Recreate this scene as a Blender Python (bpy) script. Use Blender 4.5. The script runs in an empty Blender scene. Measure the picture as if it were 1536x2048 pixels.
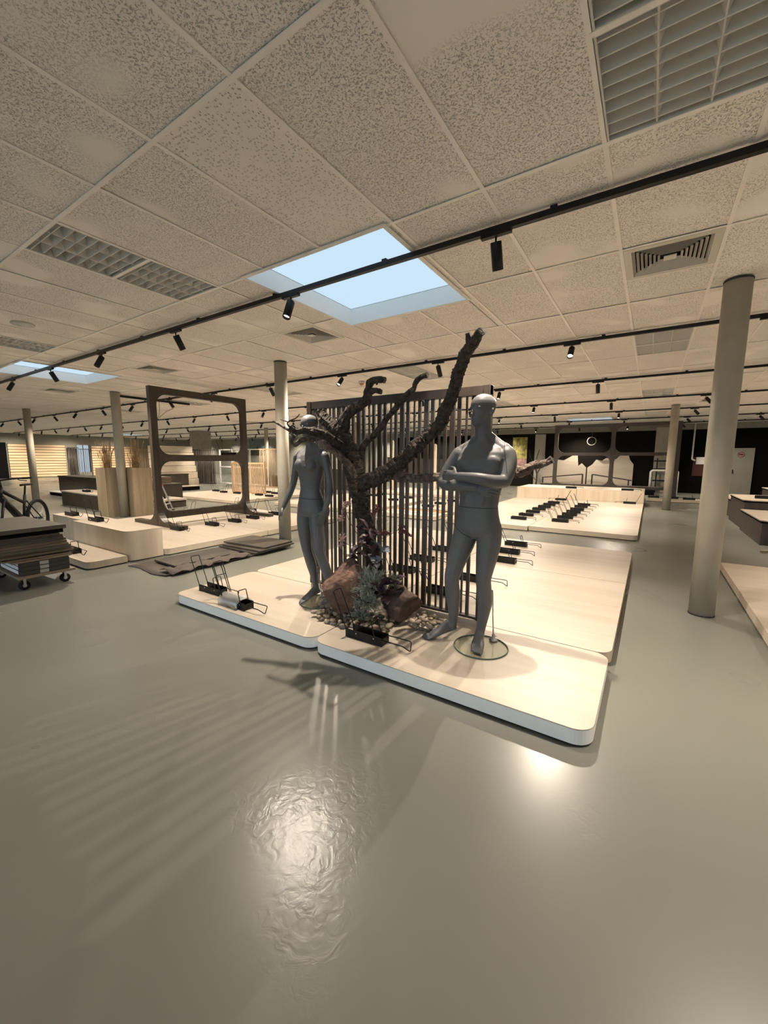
import bpy, bmesh, math, random
from mathutils import Vector, Matrix, noise
random.seed(7)
scene = bpy.context.scene
C = scene.collection
PI = math.pi

# ------------------------------------------------------------------ camera
FPX, PITCH, YAW, ROLL, EYE = 806.14, math.radians(7.6335), math.radians(33.304), math.radians(.2593), 1.455
fw = Vector((-math.sin(YAW)*math.cos(PITCH), math.cos(YAW)*math.cos(PITCH), -math.sin(PITCH)))
rt = Vector((math.cos(YAW), math.sin(YAW), 0)); up = rt.cross(fw)
rt, up = rt*math.cos(ROLL)+up*math.sin(ROLL), up*math.cos(ROLL)-rt*math.sin(ROLL)
cd = bpy.data.cameras.new('camera'); cam = bpy.data.objects.new('camera', cd); C.objects.link(cam)
cd.sensor_fit = 'HORIZONTAL'; cd.sensor_width = 36; cd.lens = FPX/1536*36; cd.clip_start = .05; cd.clip_end = 200
cam.matrix_world = Matrix(((rt.x, up.x, -fw.x, 0), (rt.y, up.y, -fw.y, 0), (rt.z, up.z, -fw.z, EYE), (0, 0, 0, 1)))
scene.camera = cam

# ------------------------------------------------------------------ world, exposure
HC = 2.97
w = bpy.data.worlds.new('overcast_sky'); scene.world = w; w.use_nodes = True
bg = w.node_tree.nodes['Background']; bg.inputs[0].default_value = (.80, .90, 1, 1); bg.inputs[1].default_value = 3.0
vs = scene.view_settings
vs.view_transform = 'Standard'; vs.look = 'None'; vs.gamma = 1; vs.use_curve_mapping = False; vs.exposure = 0.1
SPOT_W = 385.0
scene.cycles.diffuse_bounces = 6
SPOT_COL = (1, .86, .70)
# daylight guides at the real openings (portals emit nothing themselves)
def portal(loc, rot, sx, sy):
    l = bpy.data.lights.new('daylight_portal', 'AREA'); l.shape = 'RECTANGLE'; l.size = sx; l.size_y = sy
    l.cycles.is_portal = True
    o = bpy.data.objects.new('daylight_portal', l); C.objects.link(o); o.location = loc; o.rotation_euler = rot
SKY = [(-3.0, -1.6, 2.41, 3.86), (-10.0, -8.55, 2.41, 3.86), (-2.85, -1.35, 17.1, 18.5), (-31.2, -29.5, 13.2, 14.6)]
for (a, b, c, d) in SKY: portal(((a+b)/2, (c+d)/2, HC+.45), (0, 0, 0), b-a, d-c)
FRONT_Y = -5.0
portal((-3.5, FRONT_Y-.05, 1.4), (PI/2, 0, 0), 14.0, 2.6)

# ------------------------------------------------------------------ materials
def nm(name):
    m = bpy.data.materials.new(name); m.use_nodes = True
    nt = m.node_tree; return m, nt, nt.nodes['Principled BSDF']
def lin(h):
    return tuple(pow(int(h[i:i+2], 16)/255, 2.2) for i in (0, 2, 4))
def setv(b, **k):
    for n, v in k.items(): b.inputs[n.replace('_', ' ')].default_value = v
def pm(name, col, rough=.5, metal=0, nscale=0, namt=.12, bump=0, bscale=0, stretch=(1, 1, 1), spec=.5, coat=0, rnd=0, detail=4):
    """plain principled material, mottled by noise in object space; rnd = per-object value jitter"""
    m, nt, b = nm(name); N, L = nt.nodes, nt.links
    setv(b, Roughness=rough, Metallic=metal, Specular_IOR_Level=spec, Coat_Weight=coat)
    b.inputs['Base Color'].default_value = (*col, 1)
    if nscale or bump or rnd:
        tc = N.new('ShaderNodeTexCoord'); mp = N.new('ShaderNodeMapping'); mp.inputs['Scale'].default_value = stretch
        L.new(tc.outputs['Object'], mp.inputs['Vector'])
        if rnd:
            oi = N.new('ShaderNodeObjectInfo'); cb = N.new('ShaderNodeCombineXYZ'); ml = N.new('ShaderNodeMath'); ml.operation = 'MULTIPLY'
            ml.inputs[1].default_value = 37.0; L.new(oi.outputs['Random'], ml.inputs[0])
            for i in range(3): L.new(ml.outputs[0], cb.inputs[i])
            L.new(cb.outputs[0], mp.inputs['Location'])
        src = None
        if nscale:
            n = N.new('ShaderNodeTexNoise'); n.inputs['Scale'].default_value = nscale; n.inputs['Detail'].default_value = detail
            L.new(mp.outputs[0], n.inputs['Vector']); src = n.outputs['Fac']
            mr = N.new('ShaderNodeMapRange'); mr.inputs['From Min'].default_value = .3; mr.inputs['From Max'].default_value = .7
            mr.inputs['To Min'].default_value = 1-namt; mr.inputs['To Max'].default_value = 1+namt; L.new(src, mr.inputs['Value'])
            f = mr.outputs[0]
            if rnd:
                m2 = N.new('ShaderNodeMapRange'); m2.inputs['To Min'].default_value = 1-rnd; m2.inputs['To Max'].default_value = 1+rnd
                L.new(oi.outputs['Random'], m2.inputs['Value'])
                mm = N.new('ShaderNodeMath'); mm.operation = 'MULTIPLY'; L.new(f, mm.inputs[0]); L.new(m2.outputs[0], mm.inputs[1]); f = mm.outputs[0]
            vm = N.new('ShaderNodeVectorMath'); vm.operation = 'SCALE'; vm.inputs[0].default_value = col; L.new(f, vm.inputs['Scale'])
            L.new(vm.outputs[0], b.inputs['Base Color'])
        if bump:
            n2 = N.new('ShaderNodeTexNoise'); n2.inputs['Scale'].default_value = bscale or 60; n2.inputs['Detail'].default_value = detail
            L.new(mp.outputs[0], n2.inputs['Vector'])
            bp = N.new('ShaderNodeBump'); bp.inputs['Strength'].default_value = 1; bp.inputs['Distance'].default_value = bump
            L.new(n2.outputs['Fac'], bp.inputs['Height']); L.new(bp.outputs[0], b.inputs['Normal'])
    return m
def wood(name, c1, c2, rough=.5, axis=0, scale=1.0, rnd=.06, ring=9, bump=.0004):
    """wood with grain running along object axis"""
    m, nt, b = nm(name); N, L = nt.nodes, nt.links
    tc = N.new('ShaderNodeTexCoord'); mp = N.new('ShaderNodeMapping')
    s = [scale*ring]*3; s[axis] = scale*.7; mp.inputs['Scale'].default_value = s
    oi = N.new('ShaderNodeObjectInfo'); cb = N.new('ShaderNodeCombineXYZ'); ml = N.new('ShaderNodeMath'); ml.operation = 'MULTIPLY'; ml.inputs[1].default_value = 53
    L.new(oi.outputs['Random'], ml.inputs[0])
    for i in range(3): L.new(ml.outputs[0], cb.inputs[i])
    L.new(cb.outputs[0], mp.inputs['Location']); L.new(tc.outputs['Object'], mp.inputs['Vector'])
    n = N.new('ShaderNodeTexNoise'); n.inputs['Scale'].default_value = 1; n.inputs['Detail'].default_value = 6; n.inputs['Distortion'].default_value = .6
    L.new(mp.outputs[0], n.inputs['Vector'])
    cr = N.new('ShaderNodeValToRGB'); e = cr.color_ramp.elements
    e[0].position = .33; e[0].color = (*c1, 1); e[1].position = .66; e[1].color = (*c2, 1)
    L.new(n.outputs['Fac'], cr.inputs[0])
    m2 = N.new('ShaderNodeMapRange'); m2.inputs['To Min'].default_value = 1-rnd; m2.inputs['To Max'].default_value = 1+rnd
    L.new(oi.outputs['Random'], m2.inputs['Value'])
    vm = N.new('ShaderNodeVectorMath'); vm.operation = 'SCALE'; L.new(cr.outputs[0], vm.inputs[0]); L.new(m2.outputs[0], vm.inputs['Scale'])
    L.new(vm.outputs[0], b.inputs['Base Color']); setv(b, Roughness=rough)
    bp = N.new('ShaderNodeBump'); bp.inputs['Strength'].default_value = .6; bp.inputs['Distance'].default_value = bump
    L.new(n.outputs['Fac'], bp.inputs['Height']); L.new(bp.outputs[0], b.inputs['Normal'])
    return m
def emit(name, col, s):
    m, nt, b = nm(name); setv(b, Emission_Strength=s); b.inputs['Emission Color'].default_value = (*col, 1); b.inputs['Base Color'].default_value = (*col, 1)
    m.cycles.emission_sampling = 'NONE'; return m
def clear(name, col, gloss=.08, rough=0.0):
    """clear pane: passes light straight through with a tint, plus a faint mirror reflection"""
    m = bpy.data.materials.new(name); m.use_nodes = True; nt = m.node_tree; N, L = nt.nodes, nt.links
    N.remove(N['Principled BSDF']); t = N.new('ShaderNodeBsdfTransparent'); t.inputs[0].default_value = (*col, 1)
    g = N.new('ShaderNodeBsdfGlossy'); g.inputs['Roughness'].default_value = rough
    mx = N.new('ShaderNodeMixShader'); mx.inputs[0].default_value = gloss
    L.new(t.outputs[0], mx.inputs[1]); L.new(g.outputs[0], mx.inputs[2]); L.new(mx.outputs[0], N['Material Output'].inputs[0])
    return m

def tile_material(name, dotted=False):
    m, nt, b = nm(name); N, L = nt.nodes, nt.links
    tc = N.new('ShaderNodeTexCoord'); oi = N.new('ShaderNodeObjectInfo')
    cb = N.new('ShaderNodeCombineXYZ'); ml = N.new('ShaderNodeMath'); ml.operation = 'MULTIPLY'; ml.inputs[1].default_value = 91
    L.new(oi.outputs['Random'], ml.inputs[0]); L.new(ml.outputs[0], cb.inputs[0]); L.new(ml.outputs[0], cb.inputs[1])
    ad = N.new('ShaderNodeVectorMath'); ad.operation = 'ADD'; L.new(tc.outputs['Object'], ad.inputs[0]); L.new(cb.outputs[0], ad.inputs[1])
    setv(b, Roughness=.92, Specular_IOR_Level=.15)
    cr = N.new('ShaderNodeValToRGB'); e = cr.color_ramp.elements
    if dotted:
        v = N.new('ShaderNodeTexVoronoi'); v.inputs['Scale'].default_value = 88; v.inputs['Randomness'].default_value = .55
        mp = N.new('ShaderNodeMapping'); mp.inputs['Scale'].default_value = (1, .55, 1); L.new(tc.outputs['Object'], mp.inputs[0]); L.new(mp.outputs[0], v.inputs['Vector'])
        L.new(v.outputs['Distance'], cr.inputs[0]); e[0].position = .16; e[1].position = .30
        e[0].color = (0, 0, 0, 1); e[1].color = (1, 1, 1, 1); pit = cr.outputs[0]
    else:
        n = N.new('ShaderNodeTexNoise'); n.inputs['Scale'].default_value = 112; n.inputs['Detail'].default_value = 1.0; n.inputs['Distortion'].default_value = 1.1
        L.new(ad.outputs[0], n.inputs['Vector']); L.new(n.outputs['Fac'], cr.inputs[0])
        e[0].position = .35; e[0].color = (0, 0, 0, 1); e[1].position = .43; e[1].color = (1, 1, 1, 1)
        n3 = N.new('ShaderNodeTexNoise'); n3.inputs['Scale'].default_value = 1.7; n3.inputs['Detail'].default_value = 1
        L.new(ad.outputs[0], n3.inputs['Vector'])
        mr = N.new('ShaderNodeMapRange'); mr.inputs['From Min'].default_value = .54; mr.inputs['From Max'].default_value = .64
        L.new(n3.outputs['Fac'], mr.inputs['Value'])
        mxx = N.new('ShaderNodeMath'); mxx.operation = 'MAXIMUM'; L.new(cr.outputs[0], mxx.inputs[0]); L.new(mr.outputs[0], mxx.inputs[1]); pit = mxx.outputs[0]
    bp = N.new('ShaderNodeBump'); bp.inputs['Strength'].default_value = 1; bp.inputs['Distance'].default_value = .006
    L.new(pit, bp.inputs['Height']); L.new(bp.outputs[0], b.inputs['Normal'])
    nz = N.new('ShaderNodeTexNoise'); nz.inputs['Scale'].default_value = 2.2; L.new(ad.outputs[0], nz.inputs['Vector'])
    c2 = N.new('ShaderNodeMapRange'); c2.inputs['To Min'].default_value = .94; c2.inputs['To Max'].default_value = 1.05; L.new(nz.outputs['Fac'], c2.inputs['Value'])
    pr = N.new('ShaderNodeMapRange'); pr.inputs['To Min'].default_value = .62; pr.inputs['To Max'].default_value = 1.0; L.new(pit, pr.inputs['Value'])  # cavity shade of the pits painted into the colour, besides the bump
    mu = N.new('ShaderNodeMath'); mu.operation = 'MULTIPLY'; L.new(c2.outputs[0], mu.inputs[0]); L.new(pr.outputs[0], mu.inputs[1])
    vm = N.new('ShaderNodeVectorMath'); vm.operation = 'SCALE'; vm.inputs[0].default_value = (.92, .875, .83); L.new(mu.outputs[0], vm.inputs['Scale'])
    L.new(vm.outputs[0], b.inputs['Base Color'])
    return m
def floor_material():
    m, nt, b = nm('poured_grey_floor'); N, L = nt.nodes, nt.links
    tc = N.new('ShaderNodeTexCoord')
    def noise_(sc, d=1, dist=0):
        n = N.new('ShaderNodeTexNoise'); n.inputs['Scale'].default_value = sc; n.inputs['Detail'].default_value = d; n.inputs['Distortion'].default_value = dist
        L.new(tc.outputs['Object'], n.inputs['Vector']); return n.outputs['Fac']
    def rng_(v, lo, hi):
        mr = N.new('ShaderNodeMapRange'); mr.clamp = False; mr.inputs['From Min'].default_value = .1; mr.inputs['From Max'].default_value = .9
        mr.inputs['To Min'].default_value = lo; mr.inputs['To Max'].default_value = hi; L.new(v, mr.inputs['Value']); return mr.outputs[0]
    vm = N.new('ShaderNodeVectorMath'); vm.operation = 'SCALE'; vm.inputs[0].default_value = (.166, .167, .144); L.new(rng_(noise_(.7, 2), .88, 1.12), vm.inputs['Scale']); L.new(vm.outputs[0], b.inputs['Base Color'])
    L.new(rng_(noise_(1.1, 1), .25, .33), b.inputs['Roughness'])
    # trowel ripples left in a few spots of the pour, faint waves elsewhere
    tot = rng_(noise_(1.4, 0), 0, .12)
    for (cx, cy, r, a) in ((-1.02, 1.15, .48, 1.0), (-1.3, 1.0, .25, .9), (-.75, .8, .3, .8), (.02, 1.72, .40, .7), (-2.6, .8, .3, .3), (.75, 3.1, .5, .3), (.45, .55, .3, .6)):
        ds = N.new('ShaderNodeVectorMath'); ds.operation = 'DISTANCE'; L.new(tc.outputs['Object'], ds.inputs[0]); ds.inputs[1].default_value = (cx, cy, 0)
        mk = N.new('ShaderNodeMapRange'); mk.interpolation_type = 'SMOOTHSTEP'; mk.inputs['From Min'].default_value = r*.15; mk.inputs['From Max'].default_value = r
        mk.inputs['To Min'].default_value = a*.20; mk.inputs['To Max'].default_value = 0; L.new(ds.outputs['Value'], mk.inputs['Value'])
        mu = N.new('ShaderNodeMath'); mu.operation = 'MULTIPLY_ADD'; L.new(mk.outputs[0], mu.inputs[0]); L.new(noise_(17, 3, 1.6), mu.inputs[1]); L.new(tot, mu.inputs[2]); tot = mu.outputs[0]
    bp = N.new('ShaderNodeBump'); bp.inputs['Strength'].default_value = .6; bp.inputs['Distance'].default_value = .014
    L.new(tot, bp.inputs['Height']); L.new(bp.outputs[0], b.inputs['Normal'])
    setv(b, Specular_IOR_Level=.3)
    return m
M = {}
M['floor'] = floor_material()
M['tile'] = tile_material('mineral_fibre_tile'); M['tile_dot'] = tile_material('pinhole_fibre_tile', True)
M['grid'] = pm('white_grid_bar', (.93, .885, .84), .5, nscale=3, namt=.04)
M['white'] = pm('white_paint', (.78, .77, .74), .6, nscale=4, namt=.04)
M['shaft'] = pm('shaft_white', (.92, .92, .9), .7)
M['slab'] = pm('roof_underside', (.12, .11, .1), .9)
M['column'] = pm('cream_column_paint', (.36, .33, .265), .55, nscale=5, namt=.07, bump=.0015, bscale=14)
M['black'] = pm('black_powder_coat', (.005, .005, .005), .45, nscale=8, namt=.2, spec=.3)
M['black_soft'] = pm('black_rubber', (.008, .008, .008), .8, spec=.25)
M['lens'] = emit('lamp_glow', (1, .9, .72), 9)
M['ply'] = wood('pale_plywood', (.41, .35, .278), (.465, .405, .335), .45, axis=0, scale=.9, rnd=.05)
M['ply_y'] = wood('pale_plywood_crosswise', (.55, .465, .36), (.61, .53, .425), .45, axis=1, scale=.9)
M['ply_v'] = wood('pale_plywood_upright', (.58, .48, .36), (.68, .585, .46), .45, axis=2, scale=.9)
M['edge'] = pm('white_edge_band', (.82, .81, .79), .5, nscale=3, namt=.05)
M['edge_wood'] = pm('plywood_edge', (.58, .50, .39), .55, nscale=3, namt=.08)
M['brown'] = wood('dark_taupe_board', (.036, .027, .021), (.05, .039, .03), .45, axis=2, scale=1.2)
M['brown_h'] = wood('dark_taupe_board_lengthwise', (.04, .030, .022), (.055, .042, .032), .45, axis=1, scale=1.2)
M['umber'] = wood('umber_stained_slat', (.021, .0145, .011), (.034, .024, .018), .45, axis=2, scale=1.5)
M['mannequin'] = pm('matt_slate_grey', (.118, .117, .12), .45, nscale=6, namt=.05, spec=.35)
M['seam'] = pm('dark_seam', (.02, .02, .022), .6)
M['chrome'] = pm('chrome', (.75, .75, .77), .12, metal=1)
M['alu'] = pm('brushed_aluminium', (.6, .6, .6), .35, metal=1)
M['glass_disc'] = clear('clear_green_glass', (.95, .965, .94), .07)
M['glass_edge'] = pm('green_glass_edge', (.05, .10, .07), .15)
M['dome'] = clear('opal_skylight_dome', (.235, .275, .295), .0)
M['pane_grey'] = clear('grey_tinted_glass', (.42, .43, .43), .0)
M['pane'] = clear('window_glass', (.92, .95, .95), .05)
M['bark'] = pm('rough_bark', (.05, .036, .027), .9, nscale=30, namt=.8, bump=.02, bscale=55, detail=8)
M['bark_pale'] = pm('pale_peeling_bark', (.12, .088, .068), .9, nscale=30, namt=.7, bump=.02, bscale=55, detail=8)
M['rock'] = pm('red_brown_rock', (.13, .070, .050), .75, nscale=6, namt=.55, bump=.03, bscale=12, detail=8)
M['rock2'] = pm('dark_brown_rock', (.075, .042, .030), .7, nscale=5, namt=.55, bump=.03, bscale=10, detail=8)
M['pebble'] = pm('river_pebble', (.25, .20, .145), .6, nscale=14, namt=.25, rnd=.45)
M['tuft'] = pm('silver_green_frond', (.33, .345, .285), .7, nscale=8, namt=.3)
M['purple'] = pm('purple_leaf', (.045, .018, .028), .5, nscale=9, namt=.5)
M['greyleaf'] = pm('dusty_grey_leaf', (.19, .21, .24), .6, nscale=9, namt=.2)
M['redflower'] = pm('dark_red_blossom', (.13, .03, .03), .7, nscale=30, namt=.4)
M['pinkflower'] = pm('dusty_pink_blossom', (.34, .22, .19), .7, nscale=30, namt=.4)
M['cloth'] = pm('taupe_felt_blanket', (.085, .068, .057), .95, nscale=20, namt=.15, bump=.001, bscale=300)
M['panel_dark'] = pm('dark_olive_board', (.06, .05, .039), .6, nscale=6, namt=.15)
M['chip'] = wood('raw_board_edge', (.085, .062, .04), (.13, .096, .06), .7, axis=1, scale=3)
M['chip_pale'] = wood('pale_raw_board', (.17, .125, .082), (.24, .18, .125), .7, axis=1, scale=3)
M['blackbox'] = pm('black_carton', (.02, .018, .016), .6)
M['wrap'] = clear('plastic_wrap', (.92, .93, .94), .42, .45)
M['offwhite'] = pm('dull_offwhite', (.36, .335, .29), .7, nscale=2, namt=.08)
M['concrete'] = pm('concrete_pier', (.25, .235, .205), .8, nscale=4, namt=.15)
M['wall_dark'] = pm('dark_brown_wall', (.007, .0055, .004), .8, nscale=3, namt=.15, spec=.15)
M['wall_black'] = pm('black_wall', (.003, .003, .003), .9, spec=.1)
M['wall_grey'] = pm('grey_green_wall', (.22, .215, .185), .8, nscale=2, namt=.08)
M['pine'] = wood('pale_pine_slat', (.52, .36, .21), (.62, .46, .29), .5, axis=1, scale=1)
M['pine_v'] = wood('pine_rod', (.42, .27, .15), (.52, .36, .21), .5, axis=2, scale=1.5)
M['reed'] = pm('dry_straw', (.36, .24, .12), .8, nscale=9, namt=.4)
M['oak_v'] = wood('oak_planter_board', (.27, .205, .125), (.35, .275, .18), .55, axis=2, scale=1.2)
M['red'] = pm('red_plastic', (.35, .03, .02), .4)
M['orange'] = pm('orange_board', (.55, .22, .06), .5)
M['paper'] = pm('white_paper', (.7, .69, .66), .8)
M['mural_sky'] = pm('mural_blue_grey', (.10, .14, .16), .6, nscale=2, namt=.2)
M['mural_dark'] = pm('mural_black_hill', (.008, .008, .009), .7)
M['poster'] = pm('poster_olive_yellow', (.30, .26, .07), .6, nscale=6, namt=.7)
M['poster2'] = pm('poster_pink_heath', (.30, .17, .15), .6, nscale=6, namt=.5)
M['louver'] = pm('matt_silver_louver', (.62, .61, .58), .5)
M['tube'] = pm('unlit_tube', (.55, .53, .47), .4)
M['vent'] = pm('vent_white', (.62, .59, .54), .5)
M['void'] = pm('duct_dark', (.006, .006, .006), 1)
M['amber'] = pm('amber_plastic', (.5, .2, .06), .4)

# ------------------------------------------------------------------ mesh helpers
class MB:
    def __init__(s): s.v = []; s.f = []
    def add(s, vs, fs):
        n = len(s.v); s.v += [tuple(p) for p in vs]; s.f += [tuple(i+n for i in f) for f in fs]; return s
    def box(s, x0, x1, y0, y1, z0, z1):
        return s.add([(x0, y0, z0), (x1, y0, z0), (x1, y1, z0), (x0, y1, z0), (x0, y0, z1), (x1, y0, z1), (x1, y1, z1), (x0, y1, z1)],
                     [(3, 2, 1, 0), (4, 5, 6, 7), (0, 1, 5, 4), (1, 2, 6, 5), (2, 3, 7, 6), (3, 0, 4, 7)])
    def beam(s, a, b, w, h, upv=(0, 0, 1)):
        a, b = Vector(a), Vector(b); d = (b-a).normalized(); u = Vector(upv)
        if abs(d.dot(u)) > .98: u = Vector((0, 1, 0))
        r = d.cross(u).normalized()*w/2; u = r.cross(d).normalized()*h/2
        vs = [a-r-u, a+r-u, a+r+u, a-r+u, b-r-u, b+r-u, b+r+u, b-r+u]
        return s.add(vs, [(0, 1, 2, 3), (7, 6, 5, 4), (1, 0, 4, 5), (2, 1, 5, 6), (3, 2, 6, 7), (0, 3, 7, 4)])
    def prism(s, poly, z0, z1):
        n = len(poly)
        vs = [(x, y, z0) for x, y in poly]+[(x, y, z1) for x, y in poly]
        return s.add(vs, [tuple(range(n-1, -1, -1)), tuple(range(n, 2*n))]+[(i, (i+1) % n, n+(i+1) % n, n+i) for i in range(n)])
    def prism_y(s, poly, y0, y1):   # poly in (x,z), extruded along y
        n = len(poly); vs = [(x, y0, z) for x, z in poly]+[(x, y1, z) for x, z in poly]
        return s.add(vs, [tuple(range(n)), tuple(range(2*n-1, n-1, -1))]+[((i+1) % n, i, n+i, n+(i+1) % n) for i in range(n)])
    def prism_x(s, poly, x0, x1):   # poly in (y,z), extruded along x
        n = len(poly); vs = [(x0, y, z) for y, z in poly]+[(x1, y, z) for y, z in poly]
        return s.add(vs, [tuple(range(n-1, -1, -1)), tuple(range(n, 2*n))]+[(i, (i+1) % n, n+(i+1) % n, n+i) for i in range(n)])
    def loft(s, rings, cap=True):   # rings: lists of n points
        n = len(rings[0]); vs = [p for r in rings for p in r]; fs = []
        for k in range(len(rings)-1):
            for i in range(n):
                a, b = k*n+i, k*n+(i+1) % n; fs.append((a, b, b+n, a+n))
        if cap: fs += [tuple(range(n-1, -1, -1)), tuple(range((len(rings)-1)*n, len(rings)*n))]
        return s.add(vs, fs)
    def tube(s, pts, r, n=8, closed=False, cap=True):
        pts = [Vector(p) for p in pts]; m = len(pts); rs = r if isinstance(r, (list, tuple)) else [r]*m
        rings = []; prev = None
        for i, p in enumerate(pts):
            if closed: t = pts[(i+1) % m]-pts[i-1]
            else: t = (pts[min(i+1, m-1)]-p).normalized()+(p-pts[max(i-1, 0)]).normalized()
            if t.length < 1e-9: t = Vector((0, 0, 1))
            t.normalize()
            if prev is None:
                a = Vector((0, 0, 1)) if abs(t.z) < .9 else Vector((1, 0, 0)); u = t.cross(a).normalized()
            else:
                u = prev-t*prev.dot(t); u = u.normalized() if u.length > 1e-6 else t.orthogonal().normalized()
            prev = u; v = t.cross(u)
            k = 1.0
            if not closed and 0 < i < m-1:
                c = (pts[i+1]-p).normalized().dot((p-pts[i-1]).normalized()); k = min(1.4, 1/max(.6, math.sqrt(max(.05, (1+c)/2))))
            rings.append([p+(u*math.cos(2*PI*j/n)+v*math.sin(2*PI*j/n))*rs[i]*k for j in range(n)])
        if closed: rings.append(rings[0]); cap = False
        return s.loft(rings, cap)
    def cyl(s, c, r, z0, z1, n=24, r2=None):
        r2 = r if r2 is None else r2
        return s.loft([[(c[0]+r*math.cos(2*PI*i/n), c[1]+r*math.sin(2*PI*i/n), z0) for i in range(n)],
                       [(c[0]+r2*math.cos(2*PI*i/n), c[1]+r2*math.sin(2*PI*i/n), z1) for i in range(n)]])
    def ball(s, c, rx, ry=None, rz=None, n=14, m=9, rot=None):
        ry = rx if ry is None else ry; rz = rx if rz is None else rz; c = Vector(c)
        rings = []
        for k in range(1, m):
            a = -PI/2+PI*k/m
            rings.append([Vector((rx*math.cos(a)*math.cos(2*PI*i/n), ry*math.cos(a)*math.sin(2*PI*i/n), rz*math.sin(a))) for i in range(n)])
        if rot: rings = [[rot @ p for p in r] for r in rings]
        return s.loft([[p+c for p in r] for r in rings])
    def mesh(s, name, smooth=False):
        me = bpy.data.meshes.new(name); me.from_pydata(s.v, [], s.f); me.update()
        if smooth: me.polygons.foreach_set('use_smooth', [True]*len(me.polygons))
        return me
    def build(s, name, mat, parent=None, smooth=False, bevel=0, seg=2, auto=0):
        o = ob(name, s.mesh(name, smooth), mat, parent)
        if bevel: bv(o, bevel, seg)
        return o
def bv(o, wd, seg=2):
    m = o.modifiers.new('bevel', 'BEVEL'); m.width = wd; m.segments = seg; m.limit_method = 'ANGLE'; m.angle_limit = math.radians(40)
def ob(name, me, mat=None, parent=None, loc=None, rz=None):
    if mat is not None and not me.materials: me.materials.append(M[mat] if isinstance(mat, str) else mat)
    o = bpy.data.objects.new(name, me); C.objects.link(o)
    if parent is not None: o.parent = parent
    if loc is not None: o.location = loc
    if rz is not None: o.rotation_euler = (0, 0, rz)
    return o
def tag(o, label, cat, group=None):
    o['label'] = label; o['category'] = cat
    if group: o['group'] = group
    return o
def thing(name, label, cat, loc=(0, 0, 0), rz=0, group=None):
    o = bpy.data.objects.new(name, None); C.objects.link(o); o.location = loc; o.rotation_euler = (0, 0, rz); o.empty_display_size = .1
    return tag(o, label, cat, group)
def struct(name, mb, mat, parent=None, smooth=False):
    o = mb.build(name, mat, parent, smooth); o['kind'] = 'structure'; return o
def rrect(x0, x1, y0, y1, r, seg=7, corners=(1, 1, 1, 1)):
    """rounded rectangle, corners order: x0y0, x1y0, x1y1, x0y1"""
    P = []
    for (cx, cy, a0, on) in ((x0+r, y0+r, PI, corners[0]), (x1-r, y0+r, 1.5*PI, corners[1]), (x1-r, y1-r, 0, corners[2]), (x0+r, y1-r, .5*PI, corners[3])):
        if not on:
            P.append((cx+(r if math.cos(a0+PI/4) > 0 else -r), cy+(r if math.sin(a0+PI/4) > 0 else -r))); continue
        for i in range(seg+1):
            a = a0+PI/2*i/seg; P.append((cx+r*math.cos(a), cy+r*math.sin(a)))
    return P
def fillet(pts, r, seg=5):
    """round the inner corners of an open 3-D polyline"""
    pts = [Vector(p) for p in pts]; out = [pts[0]]
    for i in range(1, len(pts)-1):
        a, b, c = pts[i-1], pts[i], pts[i+1]; d1 = (a-b); d2 = (c-b)
        k = min(r, d1.length*.45, d2.length*.45); p, q = b+d1.normalized()*k, b+d2.normalized()*k
        for j in range(seg+1):
            t = j/seg; out.append((1-t)**2*p+2*t*(1-t)*b+t*t*q)
    return out+[pts[-1]]
def sub_rect(rects, h):
    out = []
    for (a, b, c, d) in rects:
        x0, x1, y0, y1 = h
        if x0 >= b or x1 <= a or y0 >= d or y1 <= c: out.append((a, b, c, d)); continue
        if x0 > a: out.append((a, x0, c, d))
        if x1 < b: out.append((x1, b, c, d))
        l, r = max(a, x0), min(b, x1)
        if y0 > c: out.append((l, r, c, y0))
        if y1 < d: out.append((l, r, y1, d))
    return [q for q in out if q[1]-q[0] > .02 and q[3]-q[2] > .02]
def pix(p):
    d = Vector(p)-Vector((0, 0, EYE)); z = d.dot(fw)
    if z < .05: return None
    return 768+FPX*d.dot(rt)/z, 1024-FPX*d.dot(up)/z, z
def atY(px, py, Y):
    r = fw+rt*((px-768)/FPX)+up*((1024-py)/FPX); return Vector((0, 0, EYE))+r*(Y/r.y)
def atX(px, py, X):
    r = fw+rt*((px-768)/FPX)+up*((1024-py)/FPX); return Vector((0, 0, EYE))+r*(X/r.x)
def atZ(px, py, Z):
    r = fw+rt*((px-768)/FPX)+up*((1024-py)/FPX); return Vector((0, 0, EYE))+r*((Z-EYE)/r.z)
ORD = ['zeroth', 'first', 'second', 'third', 'fourth', 'fifth', 'sixth', 'seventh', 'eighth', 'ninth', 'tenth', 'eleventh', 'twelfth', 'thirteenth',
       'fourteenth', 'fifteenth', 'sixteenth', 'seventeenth', 'eighteenth', 'nineteenth', 'twentieth', 'twenty-first', 'twenty-second', 'twenty-third', 'twenty-fourth']

# ------------------------------------------------------------------ shell
XL, XR, YB = -35.3, 9.0, 21.9
struct('floor', MB().box(XL, XR, FRONT_Y, YB, -.12, 0), 'floor')
struct('unseen_ground', MB().box(XL-10, XR+20, FRONT_Y-30, FRONT_Y-.16, -.2, -.05), 'concrete')  # unseen outside ground, added to block sky light from below the horizon
# roof slab with skylight openings
mb = MB(); rects = [(XL, XR, FRONT_Y, YB)]
for h in SKY: rects = sub_rect(rects, (h[0]-.04, h[1]+.04, h[2]-.04, h[3]+.04))
for (a, b, c, d) in rects: mb.box(a, b, c, d, HC+.1, HC+.14)
ceiling = struct('ceiling', mb, 'slab')
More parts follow.
